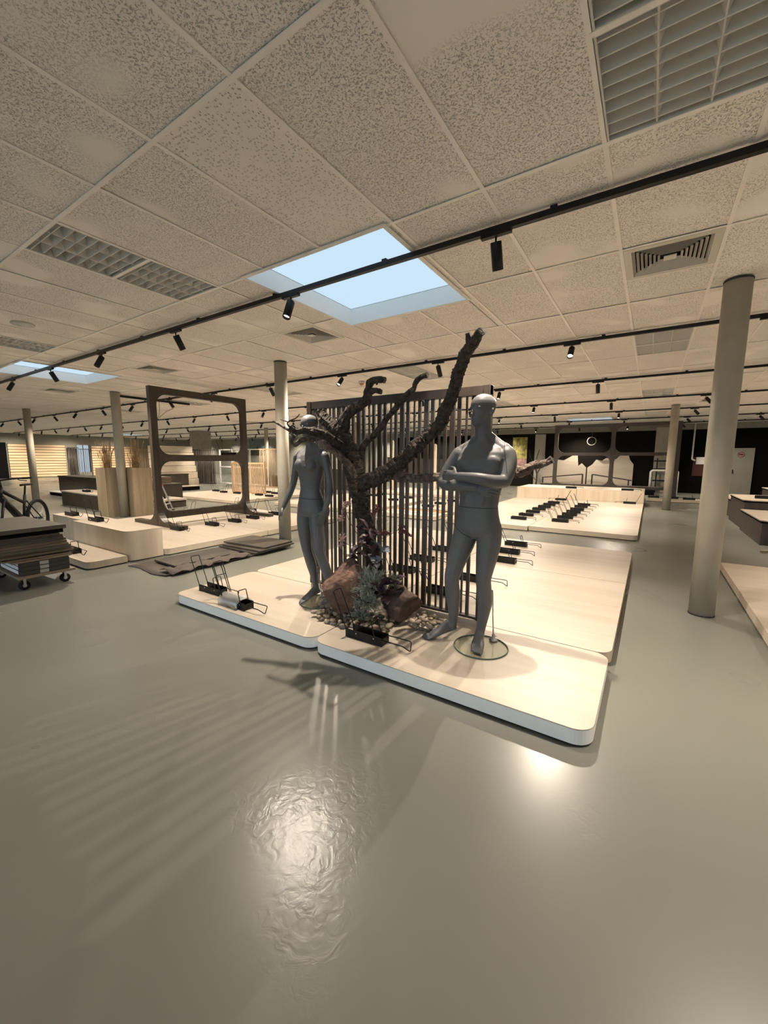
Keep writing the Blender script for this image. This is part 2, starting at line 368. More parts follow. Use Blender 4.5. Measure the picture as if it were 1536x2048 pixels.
# suspended ceiling: grid bars and tiles
GX, PX, GY, PY = -.305, .612, 1.2, 1.21
TROF = []
for k in (0, -6, -12, -18, -24):
    for r in (0, 4, 8, 12):
        if k <= -18 and r == 0: continue
        x0 = GX+k*PX
        for h_ in (0, 1): TROF.append((x0, x0+PX, GY+r*PY+h_*PY/2, GY+r*PY+(h_+1)*PY/2))
VENT = []
for k, r in ((0, 2), (-6, 2), (-12, 2), (-19, 2), (2, 10)):
    x0 = GX+k*PX; VENT.append((x0, x0+PX, GY+r*PY, GY+r*PY+PY/2))
holes = SKY+TROF+VENT
full = MB().box(-PX/2+.006, PX/2-.006, -PY/2+.006, PY/2-.006, 0, .014).mesh('ceiling_tile'); full.materials.append(M['tile'])
tiles = []
kx0, kx1 = math.floor((XL-GX)/PX), math.ceil((XR-GX)/PX)
for i in range(kx0, kx1):
    for j in range(math.floor((FRONT_Y-GY)/PY), math.ceil((YB-GY)/PY)):
        a, b, c, d = max(XL, GX+i*PX), min(XR, GX+(i+1)*PX), max(FRONT_Y, GY+j*PY), min(YB, GY+(j+1)*PY)
        rs = [(a, b, c, d)]
        for h in holes: rs = sub_rect(rs, h)
        for q in rs:
            cx, cy = (q[0]+q[1])/2, (q[2]+q[3])/2; p = None
            for sx, sy in ((.5, .5), (0, 0), (1, 0), (1, 1), (0, 1)):
                t = pix((q[0]+(q[1]-q[0])*sx, q[2]+(q[3]-q[2])*sy, HC))
                if t and -20 < t[0] < 1556 and -20 < t[1] < 2068: p = t; break
            cc = pix((cx, cy, HC)); z = max(.6, cc[2]) if cc else .6
            isfull = abs((q[1]-q[0])*(q[3]-q[2])-PX*PY) < .002
            tiles.append(((q[1]-q[0])*(q[3]-q[2])/z**3 if p else 0, q, isfull, p is not None))
tiles.sort(key=lambda t: -t[0])
rest = MB(); rng = random.Random(3)
for n, (s_, q, isfull, vis) in enumerate(tiles):
    cx, cy = (q[0]+q[1])/2, (q[2]+q[3])/2; dz = HC+.005+rng.uniform(0, .004)
    if n < 300 and vis:
        if isfull: o = ob('ceiling_tile', full, None, ceiling, (cx, cy, dz))
        else:
            hx, hy = (q[1]-q[0])/2-.006, (q[3]-q[2])/2-.006
            o = ob('ceiling_tile', MB().box(-hx, hx, -hy, hy, 0, .014).mesh('ceiling_tile_cut'), 'tile', ceiling, (cx, cy, dz))
        o.rotation_euler = (rng.uniform(-.0025, .0025), rng.uniform(-.004, .004), 0)
        if isfull and abs(cx-(GX-2.5*PX)) < .1 and abs(cy-(GY+.5*PY)) < .1:
            me = full.copy(); me.materials.clear(); me.materials.append(M['tile_dot']); o.data = me
    else: rest.box(q[0]+.006, q[1]-.006, q[2]+.006, q[3]-.006, dz, dz+.014)
o = rest.build('ceiling_tiles_beyond', 'tile', ceiling); o['kind'] = 'stuff'
def cut_line(lo, hi, spans):
    segs = [(lo, hi)]
    for a, b in spans:
        nx = []
        for l, r in segs:
            if b <= l or a >= r: nx.append((l, r)); continue
            if a > l: nx.append((l, a))
            if b < r: nx.append((b, r))
        segs = nx
    return [s for s in segs if s[1]-s[0] > .03]
for i in range(kx0+1, kx1):
    x = GX+i*PX
    for (l, r) in cut_line(FRONT_Y, YB, [(h[2], h[3]) for h in SKY if h[0]+.01 < x < h[1]-.01]):
        MB().box(x-.012, x+.012, l, r, HC, HC+.004).build('grid_bar', 'grid', ceiling)
for j in range(math.floor((FRONT_Y-GY)/PY)+1, math.ceil((YB-GY)/PY)):
    y = GY+j*PY
    for (l, r) in cut_line(XL, XR, [(h[0], h[1]) for h in SKY if h[2]-.005 < y < h[3]-.01]):
        MB().box(l, r, y-.012, y+.012, HC-.0008, HC+.0035).build('grid_bar', 'grid', ceiling)
for (a, b, c, d) in TROF+VENT:
    for y in (c, d):
        if abs((y-GY)/PY-round((y-GY)/PY)) > .1 and not (y == c and (a, b, c, d) in TROF):
            MB().box(a, b, y-.012, y+.012, HC-.0006, HC+.0035).build('grid_bar', 'grid', ceiling)
# skylights: white shaft, trim and opal dome
for n, (a, b, c, d) in enumerate(SKY):
    s = thing('skylight', ['square skylight with pale blue opal dome above the mannequins', 'square skylight at the far left of the ceiling',
              'thin sliver of skylight near the dark back wall', 'distant skylight strip beside the straw planters'][n], 'skylight', ((a+b)/2, (c+d)/2, HC))
    hx, hy = (b-a)/2, (d-c)/2
    for nm_, bx in (('shaft_wall', (-hx-.02, -hx, -hy, hy)), ('shaft_wall', (hx, hx+.02, -hy, hy)), ('shaft_wall', (-hx-.02, hx+.02, -hy-.02, -hy)), ('shaft_wall', (-hx-.02, hx+.02, hy, hy+.02))):
        MB().box(*bx, -.004, .17).build(nm_, 'shaft', s)
    mb = MB()
    for bx in ((-hx-.035, -hx+.002, -hy-.035, hy+.035), (hx-.002, hx+.035, -hy-.035, hy+.035), (-hx, hx, -hy-.035, -hy+.002), (-hx, hx, hy-.002, hy+.035)): mb.box(*bx, -.006, -.001)
    mb.build('trim_frame', 'white', s)
    k = 6; rings = []
    for i in range(k+1):
        t = i/k; sc = math.cos(t*PI/2*.97) if i < k else .0; zz = .165+.08*math.sin(t*PI/2)
        rings.append([(x*hx*sc*1.0, y*hy*sc*1.0, zz) for x, y in ((-1, -1), (0, -1), (1, -1), (1, 0), (1, 1), (0, 1), (-1, 1), (-1, 0))])
    MB().loft(rings, False).build('opal_dome', 'dome', s, True)
# walls
mbw = MB()
for (a, b, c, d) in sub_rect([(FRONT_Y, YB, 0, HC+.1)], (12.62, 13.45, .3, 2.3)): mbw.box(XL-.2, XL, a, b, c, d)
struct('wall_left', mbw, 'wall_grey')
wn = thing('window_2', '', '', (XL-.1, 13.03, .3)); del wn['label']; del wn['category']; wn['kind'] = 'structure'
MB().box(-.004, .004, -.41, .41, 0, 2.0).build('window_pane', 'pane_grey', wn)
for yy in (-.41, 0, .38): MB().box(-.03, .03, yy, yy+.03, 0, 2.0).build('mullion', 'black', wn)
MB().box(XL, XL+.012, 3.5, 8.7, 0, 2.35).build('black_panel', 'wall_black', bpy.data.objects['wall_left'])
struct('wall_right', MB().box(XR, XR+.2, FRONT_Y, YB, 0, HC+.1), 'white')
wb = struct('wall_back', MB().box(XL, XR, YB, YB+.2, 0, HC+.1), 'wall_dark')
mb = MB().box(XL, -10.5, FRONT_Y-.15, FRONT_Y, 0, HC+.1).box(3.5, XR, FRONT_Y-.15, FRONT_Y, 0, HC+.1).box(-10.5, 3.5, FRONT_Y-.15, FRONT_Y, 0, .1).box(-10.5, 3.5, FRONT_Y-.15, FRONT_Y, 2.7, HC+.1)
struct('wall_front', mb, 'white')
win = thing('window_1', 'shopfront', 'window', (-3.5, FRONT_Y-.08, 0)); del win['label']; del win['category']; win['kind'] = 'structure'
for i in range(8): MB().box(-7+i*2-.03, -7+i*2+.03, -.03, .03, .1, 2.7).build('mullion', 'black', win)
for i in range(7): MB().box(-7+i*2+.03, -5+i*2-.03, -.004, .004, .1, 2.7).build('window_pane', 'pane', win)
# columns
for n, (x, y, lab) in enumerate(((.505, 4.72, 'thick cream round column in the right foreground'), (-5.08, 4.69, 'cream round column behind the female mannequin'),
        (-10.72, 4.7, 'cream round column standing between the two oak planters'), (-16.95, 4.78, 'cream round column behind the bicycle'),
        (.46, 14.2, 'thin far cream column right of the long low platform'), (-16.8, 14.4, 'far cream column beside the mountain mural'),
        (-5.1, 14.2, 'far cream column glimpsed through the slat screen'), (-10.8, 14.2, 'far cream column left behind the slat screen'))):
    t = thing('column', lab, 'column', (x, y, 0), 0, 'round cream columns')
    MB().cyl((0, 0), .1, .0, HC-.004, 40).build('shaft', 'column', t, True)
    MB().cyl((0, 0), .104, 0, .012, 40).build('floor_ring', 'seam', t)
    MB().cyl((0, 0), .103, HC-.012, HC-.001, 40).build('ceiling_ring', 'seam', t)

# ------------------------------------------------------------------ ceiling fittings
def sh(mb, nm_, mat, smooth=False):
    me = mb.mesh(nm_, smooth); me.materials.append(M[mat]); return me
hs = PX/2-.014
me_house = sh(MB().box(-hs, hs, -hs+.0, hs, .085, .09).box(-hs, -hs+.004, -hs, hs, .004, .085).box(hs-.004, hs, -hs, hs, .004, .085).box(-hs, hs, -hs, -hs+.004, .004, .085).box(-hs, hs, hs-.004, hs, .004, .085), 'louver_housing', 'louver')
me_div = sh(MB().prism_y([(-.003, 0), (.003, 0), (.030, .06), (-.030, .06)], -hs+.004, hs-.004), 'louver_divider', 'louver')
me_blade = sh(MB().prism_x([(-.003, 0), (.003, 0), (.024, .05), (-.024, .05)], -hs+.004, hs-.004), 'louver_blade', 'louver')
me_tube = sh(MB().tube([(0, -hs+.01, .07), (0, hs-.01, .07)], .009, 10), 'lamp_tube', 'tube', True)
me_rim = sh(MB().box(-hs-.006, hs+.006, -hs-.006, -hs+.006, .0, .006).box(-hs-.006, hs+.006, hs-.006, hs+.006, .0, .006).box(-hs-.006, -hs+.006, -hs, hs, 0, .006).box(hs-.006, hs+.006, -hs, hs, 0, .006), 'louver_rim', 'louver')
def pos_word(p):
    if p is None: return 'above the entrance'
    x, y, z = p
    return ('far left' if x < 200 else 'left' if x < 560 else 'middle' if x < 900 else 'right' if x < 1300 else 'far right')
seen = {}
for (a, b, c, d) in TROF:
    p = pix(((a+b)/2, (c+d)/2, HC))
    if p is None or not (-260 < p[0] < 1800 and -320 < p[1] < 1000): continue
    row = round(((c+d)/2-GY)/PY-.5); half = 'front' if abs(((c-GY)/PY) % 1) < .1 else 'rear'
    col_ = round((a-GX)/PX)
    where = {0: 'nearest row', 4: 'second row', 8: 'third row', 12: 'farthest row'}[round((c-GY)/PY-.25)] if round((c-GY)/PY-.25) in (0, 4, 8, 12) else 'row'
    cw = {0: 'at the right', -6: 'left of the skylight', -12: 'at the far left', -18: 'deep in the far left', -24: 'at the distant left end'}[col_]
    t = thing('louver_light', 'unlit grey louvered light %s, %s half, %s' % (cw, half, where), 'ceiling light', ((a+b)/2, (c+d)/2, HC), 0, 'unlit louvered ceiling lights')
    ob('housing', me_house, None, t); ob('rim', me_rim, None, t)
    for q in (-1, 1): ob('divider', me_div, None, t, (q*hs/3, 0, .006))
    if p[2] < 9:
        for q in range(8): ob('blade', me_blade, None, t, (0, -hs+(q+.5)*2*hs/8, .006))
        for q in (-1, 0, 1): ob('lamp_tube', me_tube, None, t, (q*2*hs/3, 0, 0))
    else:
        for q in range(4): ob('blade', me_blade, None, t, (0, -hs+(q+.5)*2*hs/4, .006))
# four-way vents
for n, (a, b, c, d) in enumerate(VENT):
    t = thing('air_vent', ['square white four-way air vent near the right column', 'square air vent above the column behind the female mannequin', 'square air vent left of the tall brown frame',
              'small far square air vent at left', 'dark far air vent beside the right column'][n], 'air vent', ((a+b)/2, (c+d)/2, HC), 0, 'four-way air vents')
    hv = PX/2-.014
    MB().box(-hv, hv, -hv, hv, .09, .1).box(-hv, -hv+.01, -hv, hv, .0, .09).box(hv-.01, hv, -hv, hv, 0, .09).box(-hv, hv, -hv, -hv+.01, 0, .09).box(-hv, hv, hv-.01, hv, 0, .09).build('duct_box', 'void', t)
    mb = MB(); fr = .05
    for bx in ((-hv, -hv+fr, -hv, hv), (hv-fr, hv, -hv, hv), (-hv+fr, hv-fr, -hv, -hv+fr), (-hv+fr, hv-fr, hv-fr, hv)): mb.box(*bx, -.004, .002)
    mb.build('face_frame', 'vent', t)
    nb = 9
    for k in range(nb):      # nested square cones, each a sloping blade ring
        s0 = (hv-fr)*(1-k/nb)-.002; s1 = s0-.034; 
        if s1 < .02: break
        o_ = [(-s0, -s0, -.003), (s0, -s0, -.003), (s0, s0, -.003), (-s0, s0, -.003)]; i_ = [(-s0+.013, -s0+.013, .020), (s0-.013, -s0+.013, .020), (s0-.013, s0-.013, .020), (-s0+.013, s0-.013, .020)]
        MB().add(o_+i_+[(x*.985, y*.985, z+.003) for x, y, z in o_]+[(x*.985, y*.985, z+.003) for x, y, z in i_],
                 [(j, (j+1) % 4, 4+(j+1) % 4, 4+j) for j in range(4)]+[(8+(j+1) % 4, 8+j, 12+j, 12+(j+1) % 4) for j in range(4)]).build('blade', 'vent', t)
    MB().box(-.04, .04, -.04, .04, -.003, .003).build('centre_plate', 'vent', t)
# smoke detector, round grille, red sensor
t = thing('speaker_grille', 'round flush ceiling grille at far left', 'grille', (-6.19, 1.8, HC)); MB().cyl((0, 0), .11, -.008, .003, 28).build('ring', 'vent', t, True); MB().cyl((0, 0), .085, -.0095, -.006, 28).build('mesh_disc', 'louver', t, True)
t = thing('smoke_detector', 'small ceiling smoke detector with amber cap left of the tree top', 'smoke detector', (-4.98, 6.74, HC))
MB().cyl((0, 0), .06, -.03, 0, 24, ).build('base', 'vent', t, True); MB().ball((0, 0, -.035), .045, .045, .04).build('cap', 'amber', t, True)

# track rails and spotlights
RAILS = {1: 2.78, 2: 5.83, 3: 8.86, 4: 11.95, 5: 14.85, 6: 17.8, 7: 20.5}
RW = {1: 'nearest', 2: 'second', 3: 'third', 4: 'fourth', 5: 'fifth', 6: 'sixth', 7: 'seventh'}
me_ad = sh(MB().box(-.10, .10, -.017, .017, -.022, 0), 'track_adapter', 'black'); 
me_stem = sh(MB().tube([(0, 0, -.02), (0, 0, -.06)], .007, 8), 'stem', 'black', True)
N_ = 24
def prof(r, z): return [(r*math.cos(2*PI*i/N_), r*math.sin(2*PI*i/N_), z) for i in range(N_)]
me_head = sh(MB().loft([prof(.034, 0), prof(.036, -.004), prof(.036, -.165), prof(.033, -.165), prof(.031, -.135)], False).add(prof(.034, 0), [tuple(range(N_))]), 'lamp_head', 'black', True)
me_lens = sh(MB().add(prof(.031, -.140), [tuple(range(N_-1, -1, -1))]), 'lamp_lens', 'lens')
X0, SX = .93, 1.89
ld = bpy.data.lights.new('spot_beam', 'SPOT'); ld.energy = SPOT_W; ld.color = SPOT_COL; ld.spot_size = math.radians(106); ld.spot_blend = 1.0; ld.shadow_soft_size = .014
for r, y in RAILS.items():
    zt = HC-.018
    rail = thing('track_rail', 'long black lighting rail under the ceiling, %s from the camera' % RW[r], 'track rail', (0, y, zt-.036), 0, 'black lighting rails')
    xa = -34.2 if r > 2 else XL+.1
    MB().box(xa, XR-.1, -.018, .018, 0, .036).build('rail_bar', 'black', rail)
    for q in range(int((XR-xa)/1.224)):
        MB().box(xa+.3+q*1.224, xa+.34+q*1.224, -.012, .012, .036, .054).build('ceiling_clip', 'black', rail)
    cnt = 0
    for k in range(-2, 19):
        x = X0-k*SX
        if x < xa: continue
        if r == 1 and x < -14.5: continue
        p = pix((x, y, zt)); toward = (k % 2 == 0) if r in (1, 3, 4, 6) else (k % 2 == 1)
        if r == 7 and k < 0: continue
        vis = p is not None and -30 < p[0] < 1566
        if vis:
            cnt += 1
            lab = 'black track spotlight %s, %s from the right on the %s rail' % ('glowing toward the viewer' if toward else 'turned away', ORD[cnt], RW[r])
        else: lab = 'black track spotlight outside the picture edge on the %s rail' % RW[r]
        t = thing('track_spotlight', lab, 'spotlight', (x, y, zt-.036), 0, 'black track spotlights')
        ob('adapter', me_ad, None, t); ob('stem', me_stem, None, t)
        tilt = math.radians(22 if r == 1 and k < 3 else 41 if r == 2 and k in (1, 3) else 34 if r == 2 else 29)*(-1 if toward else 1)
        h = ob('lamp_head', me_head, None, t, (0, 0, -.056)); h.rotation_euler = (tilt, 0, 0) if not ((r in (3, 4, 5) and k >= 16) or (r >= 2 and k in (0, -1))) else (math.radians(40), 0, PI/2 if k > 1 else -PI/2)
        ob('lens', me_lens, None, h)
        lo = bpy.data.objects.new('spot_beam', ld); C.objects.link(lo); lo.parent = h; lo.location = (0, 0, -.168)
rail = thing('cross_rail', 'short dark cross rail above the left oak planter', 'track rail', (-11.05, 4.85, HC-.06)); MB().box(-.03, .03, 0, 1.9, 0, .05).build('rail_bar', 'black', rail)

# ------------------------------------------------------------------ display platforms
PT = .10
def platform(label, x0, x1, y0, y1, z1=PT, r=.1, corners=(1, 1, 1, 1), mat='ply', side='edge', deck=.006, group='low plywood display platforms', name='display_platform', split=None):
    t = thing(name, label, 'platform', (x0, y0, 0), 0, group); wx, wy = x1-x0, y1-y0
    P = rrect(0, wx, 0, wy, r, 8, corners); Q = rrect(.012, wx-.012, .012, wy-.012, max(.02, r-.012), 8, corners)
    MB().prism(Q, 0, .014).build('plinth', 'black', t)
    MB().prism(P, .014, z1-deck).build('side_band', side, t)
    if split is None: MB().prism(P, z1-deck, z1).build('deck_panel', mat, t)
    else:
        ys = [0]+[s-y0 for s in split]+[wy]
        for i in range(len(ys)-1):
            c = (corners[0] if i == 0 else 0, corners[1] if i == 0 else 0, corners[2] if i == len(ys)-2 else 0, corners[3] if i == len(ys)-2 else 0)
            MB().prism(rrect(0, wx, ys[i]+(.0015 if i else 0), ys[i+1], r, 8, c), z1-deck, z1).build('deck_panel', mat, t)
    return t
platform('white-edged plywood platform under the female mannequin', -3.9, -2.03, 2.11, 3.08, corners=(1, 1, 1, 1))
platform('white-edged plywood platform under the male mannequin', -2.02, -.14, 2.10, 3.08)
platform('plywood platform behind the slat screen, left of the seam', -3.9, -2.03, 3.09, 5.04, corners=(1, 0, 0, 0), side='edge_wood')
platform('plywood platform right behind the male mannequin', -2.02, -.13, 3.09, 5.04, corners=(0, 1, 0, 0), side='edge_wood')
platform('plywood platform at back left of the mannequin group', -3.9, -2.03, 5.05, 6.83, corners=(0, 0, 0, 1), side='edge_wood')
platform('plywood platform with rounded back corner behind the mannequin group', -2.02, -.13, 5.05, 6.83, corners=(0, 0, 1, 0), side='edge_wood')
platform('long low platform carrying two rows of black bike stands', -1.98, -.1, 8.36, 14.53, corners=(0, 1, 0, 0), side='edge_wood', split=(10.4, 12.45))
platform('long low platform left half, under the left stand row', -3.87, -1.99, 8.3, 14.53, corners=(1, 0, 0, 0), side='edge_wood', split=(10.4, 12.45))
platform('raised plywood box at the far end of the long platform, right half', -1.98, -.1, 14.55, 16.2, .47, .06, (0, 0, 1, 0), 'ply', 'ply_v', group=None)
platform('raised plywood box at the far end of the long platform, left half', -3.9, -1.99, 14.55, 16.2, .47, .06, (0, 0, 0, 1), 'ply', 'ply_v', group=None)
platform('low white platform at the right picture edge', .87, 3.2, 3.0, 6.83, r=.07, side='edge_wood', split=(4.9,))
platform('far low platform in front of the dark wall', -.05, 8.6, 16.75, 17.4, side='edge_wood')
platform('low step platform in front of the tall left block', -8.0, -5.95, 2.12, 2.6, side='ply_v', corners=(0, 1, 0, 0))
platform('tall pale plywood block with rounded corner at left', -7.72, -5.94, 2.61, 3.09, .43, .13, (0, 1, 0, 0), 'ply', 'ply_v', group=None, name='display_block')
platform('second tall plywood block behind the board trolley', -8.95, -7.73, 2.72, 3.09, .43, .05, (1, 0, 0, 0), 'ply', 'ply_v', group=None, name='display_block')
platform('low platform under the near foot of the brown frame', -7.8, -5.9, 3.1, 5.02, corners=(0, 1, 0, 0), side='edge_wood')
platform('low platform beside the column, under the far foot of the brown frame', -7.8, -5.88, 5.03, 6.98, corners=(0, 0, 1, 0), side='edge_wood')
platform('low platform left of the brown frame, near half', -9.7, -7.81, 3.1, 5.02, corners=(0, 0, 0, 0), side='edge_wood')
platform('low platform left of the brown frame, far half', -9.7, -7.81, 5.03, 6.98, corners=(0, 0, 0, 1), side='edge_wood')
platform('wide low platform under the pine slat crate', -15.0, -10.75, 7.9, 12.3, side='edge_wood', split=(10.1,))
platform('low platform behind the slat screen with the orange board', -9.6, -6.1, 8.4, 12.6, side='edge_wood')
platform('low platform glimpsed between column and female mannequin', -9.5, -5.9, 13.6, 16.2, side='edge_wood')
platform('narrow low platform between the screen gaps', -5.7, -4.1, 8.4, 12.6, side='edge_wood')

# ------------------------------------------------------------------ slat screen
FX0, FX1, FY, FT = -2.9, -1.04, 3.05, 2.0
sc = thing('slat_screen', 'dark brown vertical slat screen behind the mannequins', 'screen', (FX0, FY, PT)); W = FX1-FX0; Hh = FT-PT
MB().box(0, W, -.035, .035, 0, .055).build('base_beam', 'ply', sc, bevel=.003)
MB().box(0, W, -.03, .03, Hh-.07, Hh).build('top_rail', 'umber', sc, bevel=.002)
MB().box(0, W, -.025, .025, .055, .075).build('bottom_rail', 'umber', sc)
for x in (0, W-.05): MB().box(x, x+.05, -.045, .045, .055, Hh).build('end_post', 'umber', sc, bevel=.002)
pat = [(.026, .018), (.040, .022), (.030, .018), (.015, .014)]
x = .085; i = 0
while x < W-.08:
    wd, dp = pat[i % 4]; off = (-.006, .004, .0, .008)[i % 4]
    MB().box(x-wd/2, x+wd/2, -dp/2+off, dp/2+off, .07, Hh-.065).build('slat', 'umber', sc); x += .0585; i += 1

# ------------------------------------------------------------------ bike stands
T_ = .003; L_ = .33; Wd = .10; Hq = .066
mbt = MB().box(0, L_, 0, T_, 0, Hq).box(0, L_, Wd-T_, Wd, 0, Hq).box(0, L_, T_, Wd-T_, 0, T_).box(L_-T_, L_, T_, Wd-T_, T_, Hq*.85)
me_trough = sh(mbt, 'trough', 'black'); WR = .0042
me_tall = sh(MB().tube(fillet([(.004, .004, .02), (-.0, .004, Hq), (-.125, .004, .335), (-.125, Wd-.004, .335), (0, Wd-.004, Hq), (.004, Wd-.004, .02)], .018), WR, 7), 'tall_wire_loop', 'black', True)
me_mid = sh(MB().tube(fillet([(.265, .006, .03), (.262, .006, Hq), (.235, .006, .165), (.235, Wd-.006, .165), (.262, Wd-.006, Hq), (.265, Wd-.006, .03)], .016), WR, 7), 'short_wire_loop', 'black', True)
me_foot = sh(MB().tube(fillet([(L_-.01, Wd-.008, .055), (.525, Wd-.008, .058), (.545, .045, .006), (.50, .008, .05), (L_-.01, .008, .05)], .015), WR, 7), 'foot_wire_loop', 'black', True)
me_bolt = sh(MB().ball((0, 0, 0), .006, .003, .006, 8, 5), 'bolt', 'chrome', True)
me_mark = sh(MB().beam((0, 0, 0), (.008, 0, .017), .0008, .004, (0, 1, 0)).beam((.008, 0, .017), (.016, 0, 0), .0008, .004, (0, 1, 0)).beam((.022, 0, .004), (.045, 0, .004), .0008, .006).beam((.024, 0, .011), (.05, 0, .011), .0008, .003), 'maker_mark', 'paper')
def stand(label, x, y, z=PT, flip=False, tall=True, mid=True, foot=True, mark=False, rz=0, group='black wire bike stands', bolts=False):
    t = thing('bike_stand', label, 'bike stand', (x+(L_ if flip else 0), y+(Wd if flip else 0), z), (PI if flip else 0)+rz, group)
    ob('trough', me_trough, None, t)
    if tall: ob('tall_wire_loop', me_tall, None, t)
    if mid: ob('short_wire_loop', me_mid, None, t)
    if foot: ob('foot_wire_loop', me_foot, None, t)
    if bolts:
        for bx in (.10, .26): ob('bolt', me_bolt, None, t, (bx, -.001, .045))
    if mark: ob('maker_mark', me_mark, None, t, (.07, -.002, .02), 0)
    return t
stand('black bike stand in front of the rocks, nearest to the camera', -1.855, 2.295, bolts=True)
stand('black bike stand on the front left corner of the platform', -3.78, 2.30, bolts=True)
a2 = stand('black bike stand half covered in plastic wrap', -3.245, 2.19, bolts=True)
mb = MB(); rng = random.Random(5)
for k in range(3):
    rg = []
    for s_ in range(9):
        xx = -.02+s_*.035
        rg.append([Vector((xx, Wd/2+(Wd/2+.012+.008*k+rng.uniform(-.006, .008))*cy, .028+(.045+.006*k+rng.uniform(-.006, .010))*cz)) for cy, cz in ((-1, -.6), (-1.05, .4), (-.6, 1), (0, 1.15), (.6, 1), (1.05, .4), (1, -.6))])
    mb.loft(rg, False)
mb.build('plastic_wrap', 'wrap', a2, True)
tl2 = sh(MB().tube(fillet([(.03, .0, .03), (-.11, .0, .38), (-.11, Wd, .38), (.03, Wd, .03)], .02), WR, 7).tube([(-.06, 0, .26), (-.06, Wd, .26)], WR, 7), 'ladder_wire_loop', 'black', True)
ob('ladder_wire_loop', tl2, None, a2)
for n, (x, y, lab) in enumerate(((-1.84, 6.28, 'farthest black bike stand right of the male mannequin'), (-1.80, 5.70, 'second black bike stand right of the male mannequin'), (-1.70, 5.16, 'black bike stand at the male mannequin\'s right knee side, third from the back'),
        (-1.72, 4.14, 'black bike stand seen between the male mannequin\'s legs'), (-1.83, 3.55, 'black bike stand close behind the right end of the slat screen'),
        (-2.62, 4.62, 'black bike stand behind the screen, second from the front'), (-2.58, 4.03, 'black bike stand behind the screen, nearest at left'), (-2.62, 5.30, 'black bike stand behind the screen, third from the front'),
        (-2.62, 5.95, 'black bike stand behind the screen, fourth from the front'))):
    stand(lab, x, y)
for i in range(8):
    y = 9.12+i*.66 if i < 7 else 14.2
    last = i == 7
    stand('black bike stand on the long platform, left row, %s from the front' % ORD[i+1], -2.56, y, flip=last, tall=last, group='left row of stands on the long platform')
for i in range(7):
    stand('black bike stand on the long platform, right row, %s from the front' % ORD[i+1], -1.71, 9.24+i*.60+(.12 if i > 4 else 0), group='right row of stands on the long platform')
stand('lone black bike stand at the back right corner of the long platform', -.62, 14.3, flip=True)
stand('black bike stand on top of the raised far box, left', -2.35, 14.75, .47, tall=False)
stand('black bike stand on top of the raised far box, right', -.72, 14.75, .47, tall=False)
stand('black bike stand with white mark on the tall left block', -7.55, 2.76, .43, mark=True)
stand('black bike stand at the left end of the tall block, by the bicycle', -8.6, 2.8, .43, tall=False)
stand('black bike stand partly hidden by the board trolley', -6.98, 2.22, tall=False)
for x, y, f, lab in ((-7.5, 4.05, 0, 'at the near foot of the brown frame'), (-7.42, 4.72, 0, 'in front of the brown frame, second from its near foot'), (-7.42, 5.25, 0, 'in front of the brown frame, third from its near foot'),
        (-7.5, 5.78, 0, 'at the far foot of the brown frame'), (-9.24, 5.3, 1, 'seen through the brown frame at left'), (-9.2, 6.45, 1, 'seen through the brown frame beside its far post'), (-7.6, 6.5, 0, 'left of the column behind the female mannequin'), (-8.6, 6.6, 1, 'just behind the far post of the brown frame')):
    stand('black bike stand '+lab, x, y, flip=bool(f))
for i, (x, y) in enumerate(((-14.7, 9.75), (-13.9, 9.55), (-13.1, 9.55), (-11.85, 9.55), (-11.2, 9.45), (-11.85, 10.3), (-12.5, 10.5))):
    stand('small far black bike stand on the slat crate platform, %s from the left' % ORD[i+1], x, y, flip=i % 2 == 1, group='stands on the slat crate platform')
for i, (x, y) in enumerate(((-5.3, 10.0), (-5.3, 11.7), (-5.3, 10.8), (-7.0, 10.9), (-7.0, 11.8), (-8.4, 11.8), (-8.4, 12.3))):
    stand('small black bike stand glimpsed through the screen slats, %s from the front' % ORD[i+1], x, y, flip=i % 2 == 1, group='stands glimpsed through the screen')
for i, (x, y) in enumerate(((.55, 17.1), (1.0, 16.95), (1.6, 17.2), (2.2, 17.0), (.0, 17.15))):
    stand('tiny black bike stand on the far platform by the dark wall, %s from the left' % ORD[[2, 3, 4, 5, 1][i]], x, y, tall=False, group='stands on the far platform')
stand('black bike stand at the right picture edge on the low platform', 1.42, 6.05)
stand('second black bike stand at the right picture edge, nearer', 1.62, 5.3)

# ------------------------------------------------------------------ figures
def lean(mb, prof_, dy=0):
    def f(z):
        if z <= prof_[0][0]: return prof_[0][1]
        for (a, u), (b, v) in zip(prof_, prof_[1:]):
            if z <= b: return u+(v-u)*(z-a)/(b-a)
        return prof_[-1][1]
    mb.v = [(x+f(z), y+dy*max(0, min(1, (z-.15)/.7)), z) for x, y, z in mb.v]
def finish(mb, vox, it=5):
    me = mb.mesh('tmp'); o = bpy.data.objects.new('tmp', me); C.objects.link(o)
    m = o.modifiers.new('r', 'REMESH'); m.mode = 'VOXEL'; m.voxel_size = vox; m.use_smooth_shade = True
    m = o.modifiers.new('s', 'SMOOTH'); m.factor = .5; m.iterations = it
    dg = bpy.context.evaluated_depsgraph_get(); dg.update(); e = o.evaluated_get(dg); r = bpy.data.meshes.new_from_object(e)
    bpy.data.objects.remove(o); r.polygons.foreach_set('use_smooth', [True]*len(r.polygons)); return r
def ell(c, rx, ry, n=24, p=2.0):
    out = []
    for i in range(n):
        a = 2*PI*i/n; cx, sx = math.cos(a), math.sin(a)
        out.append(Vector((c[0]+rx*math.copysign(abs(cx)**(2/p), cx), c[1]+ry*math.copysign(abs(sx)**(2/p), sx), c[2])))
    return out
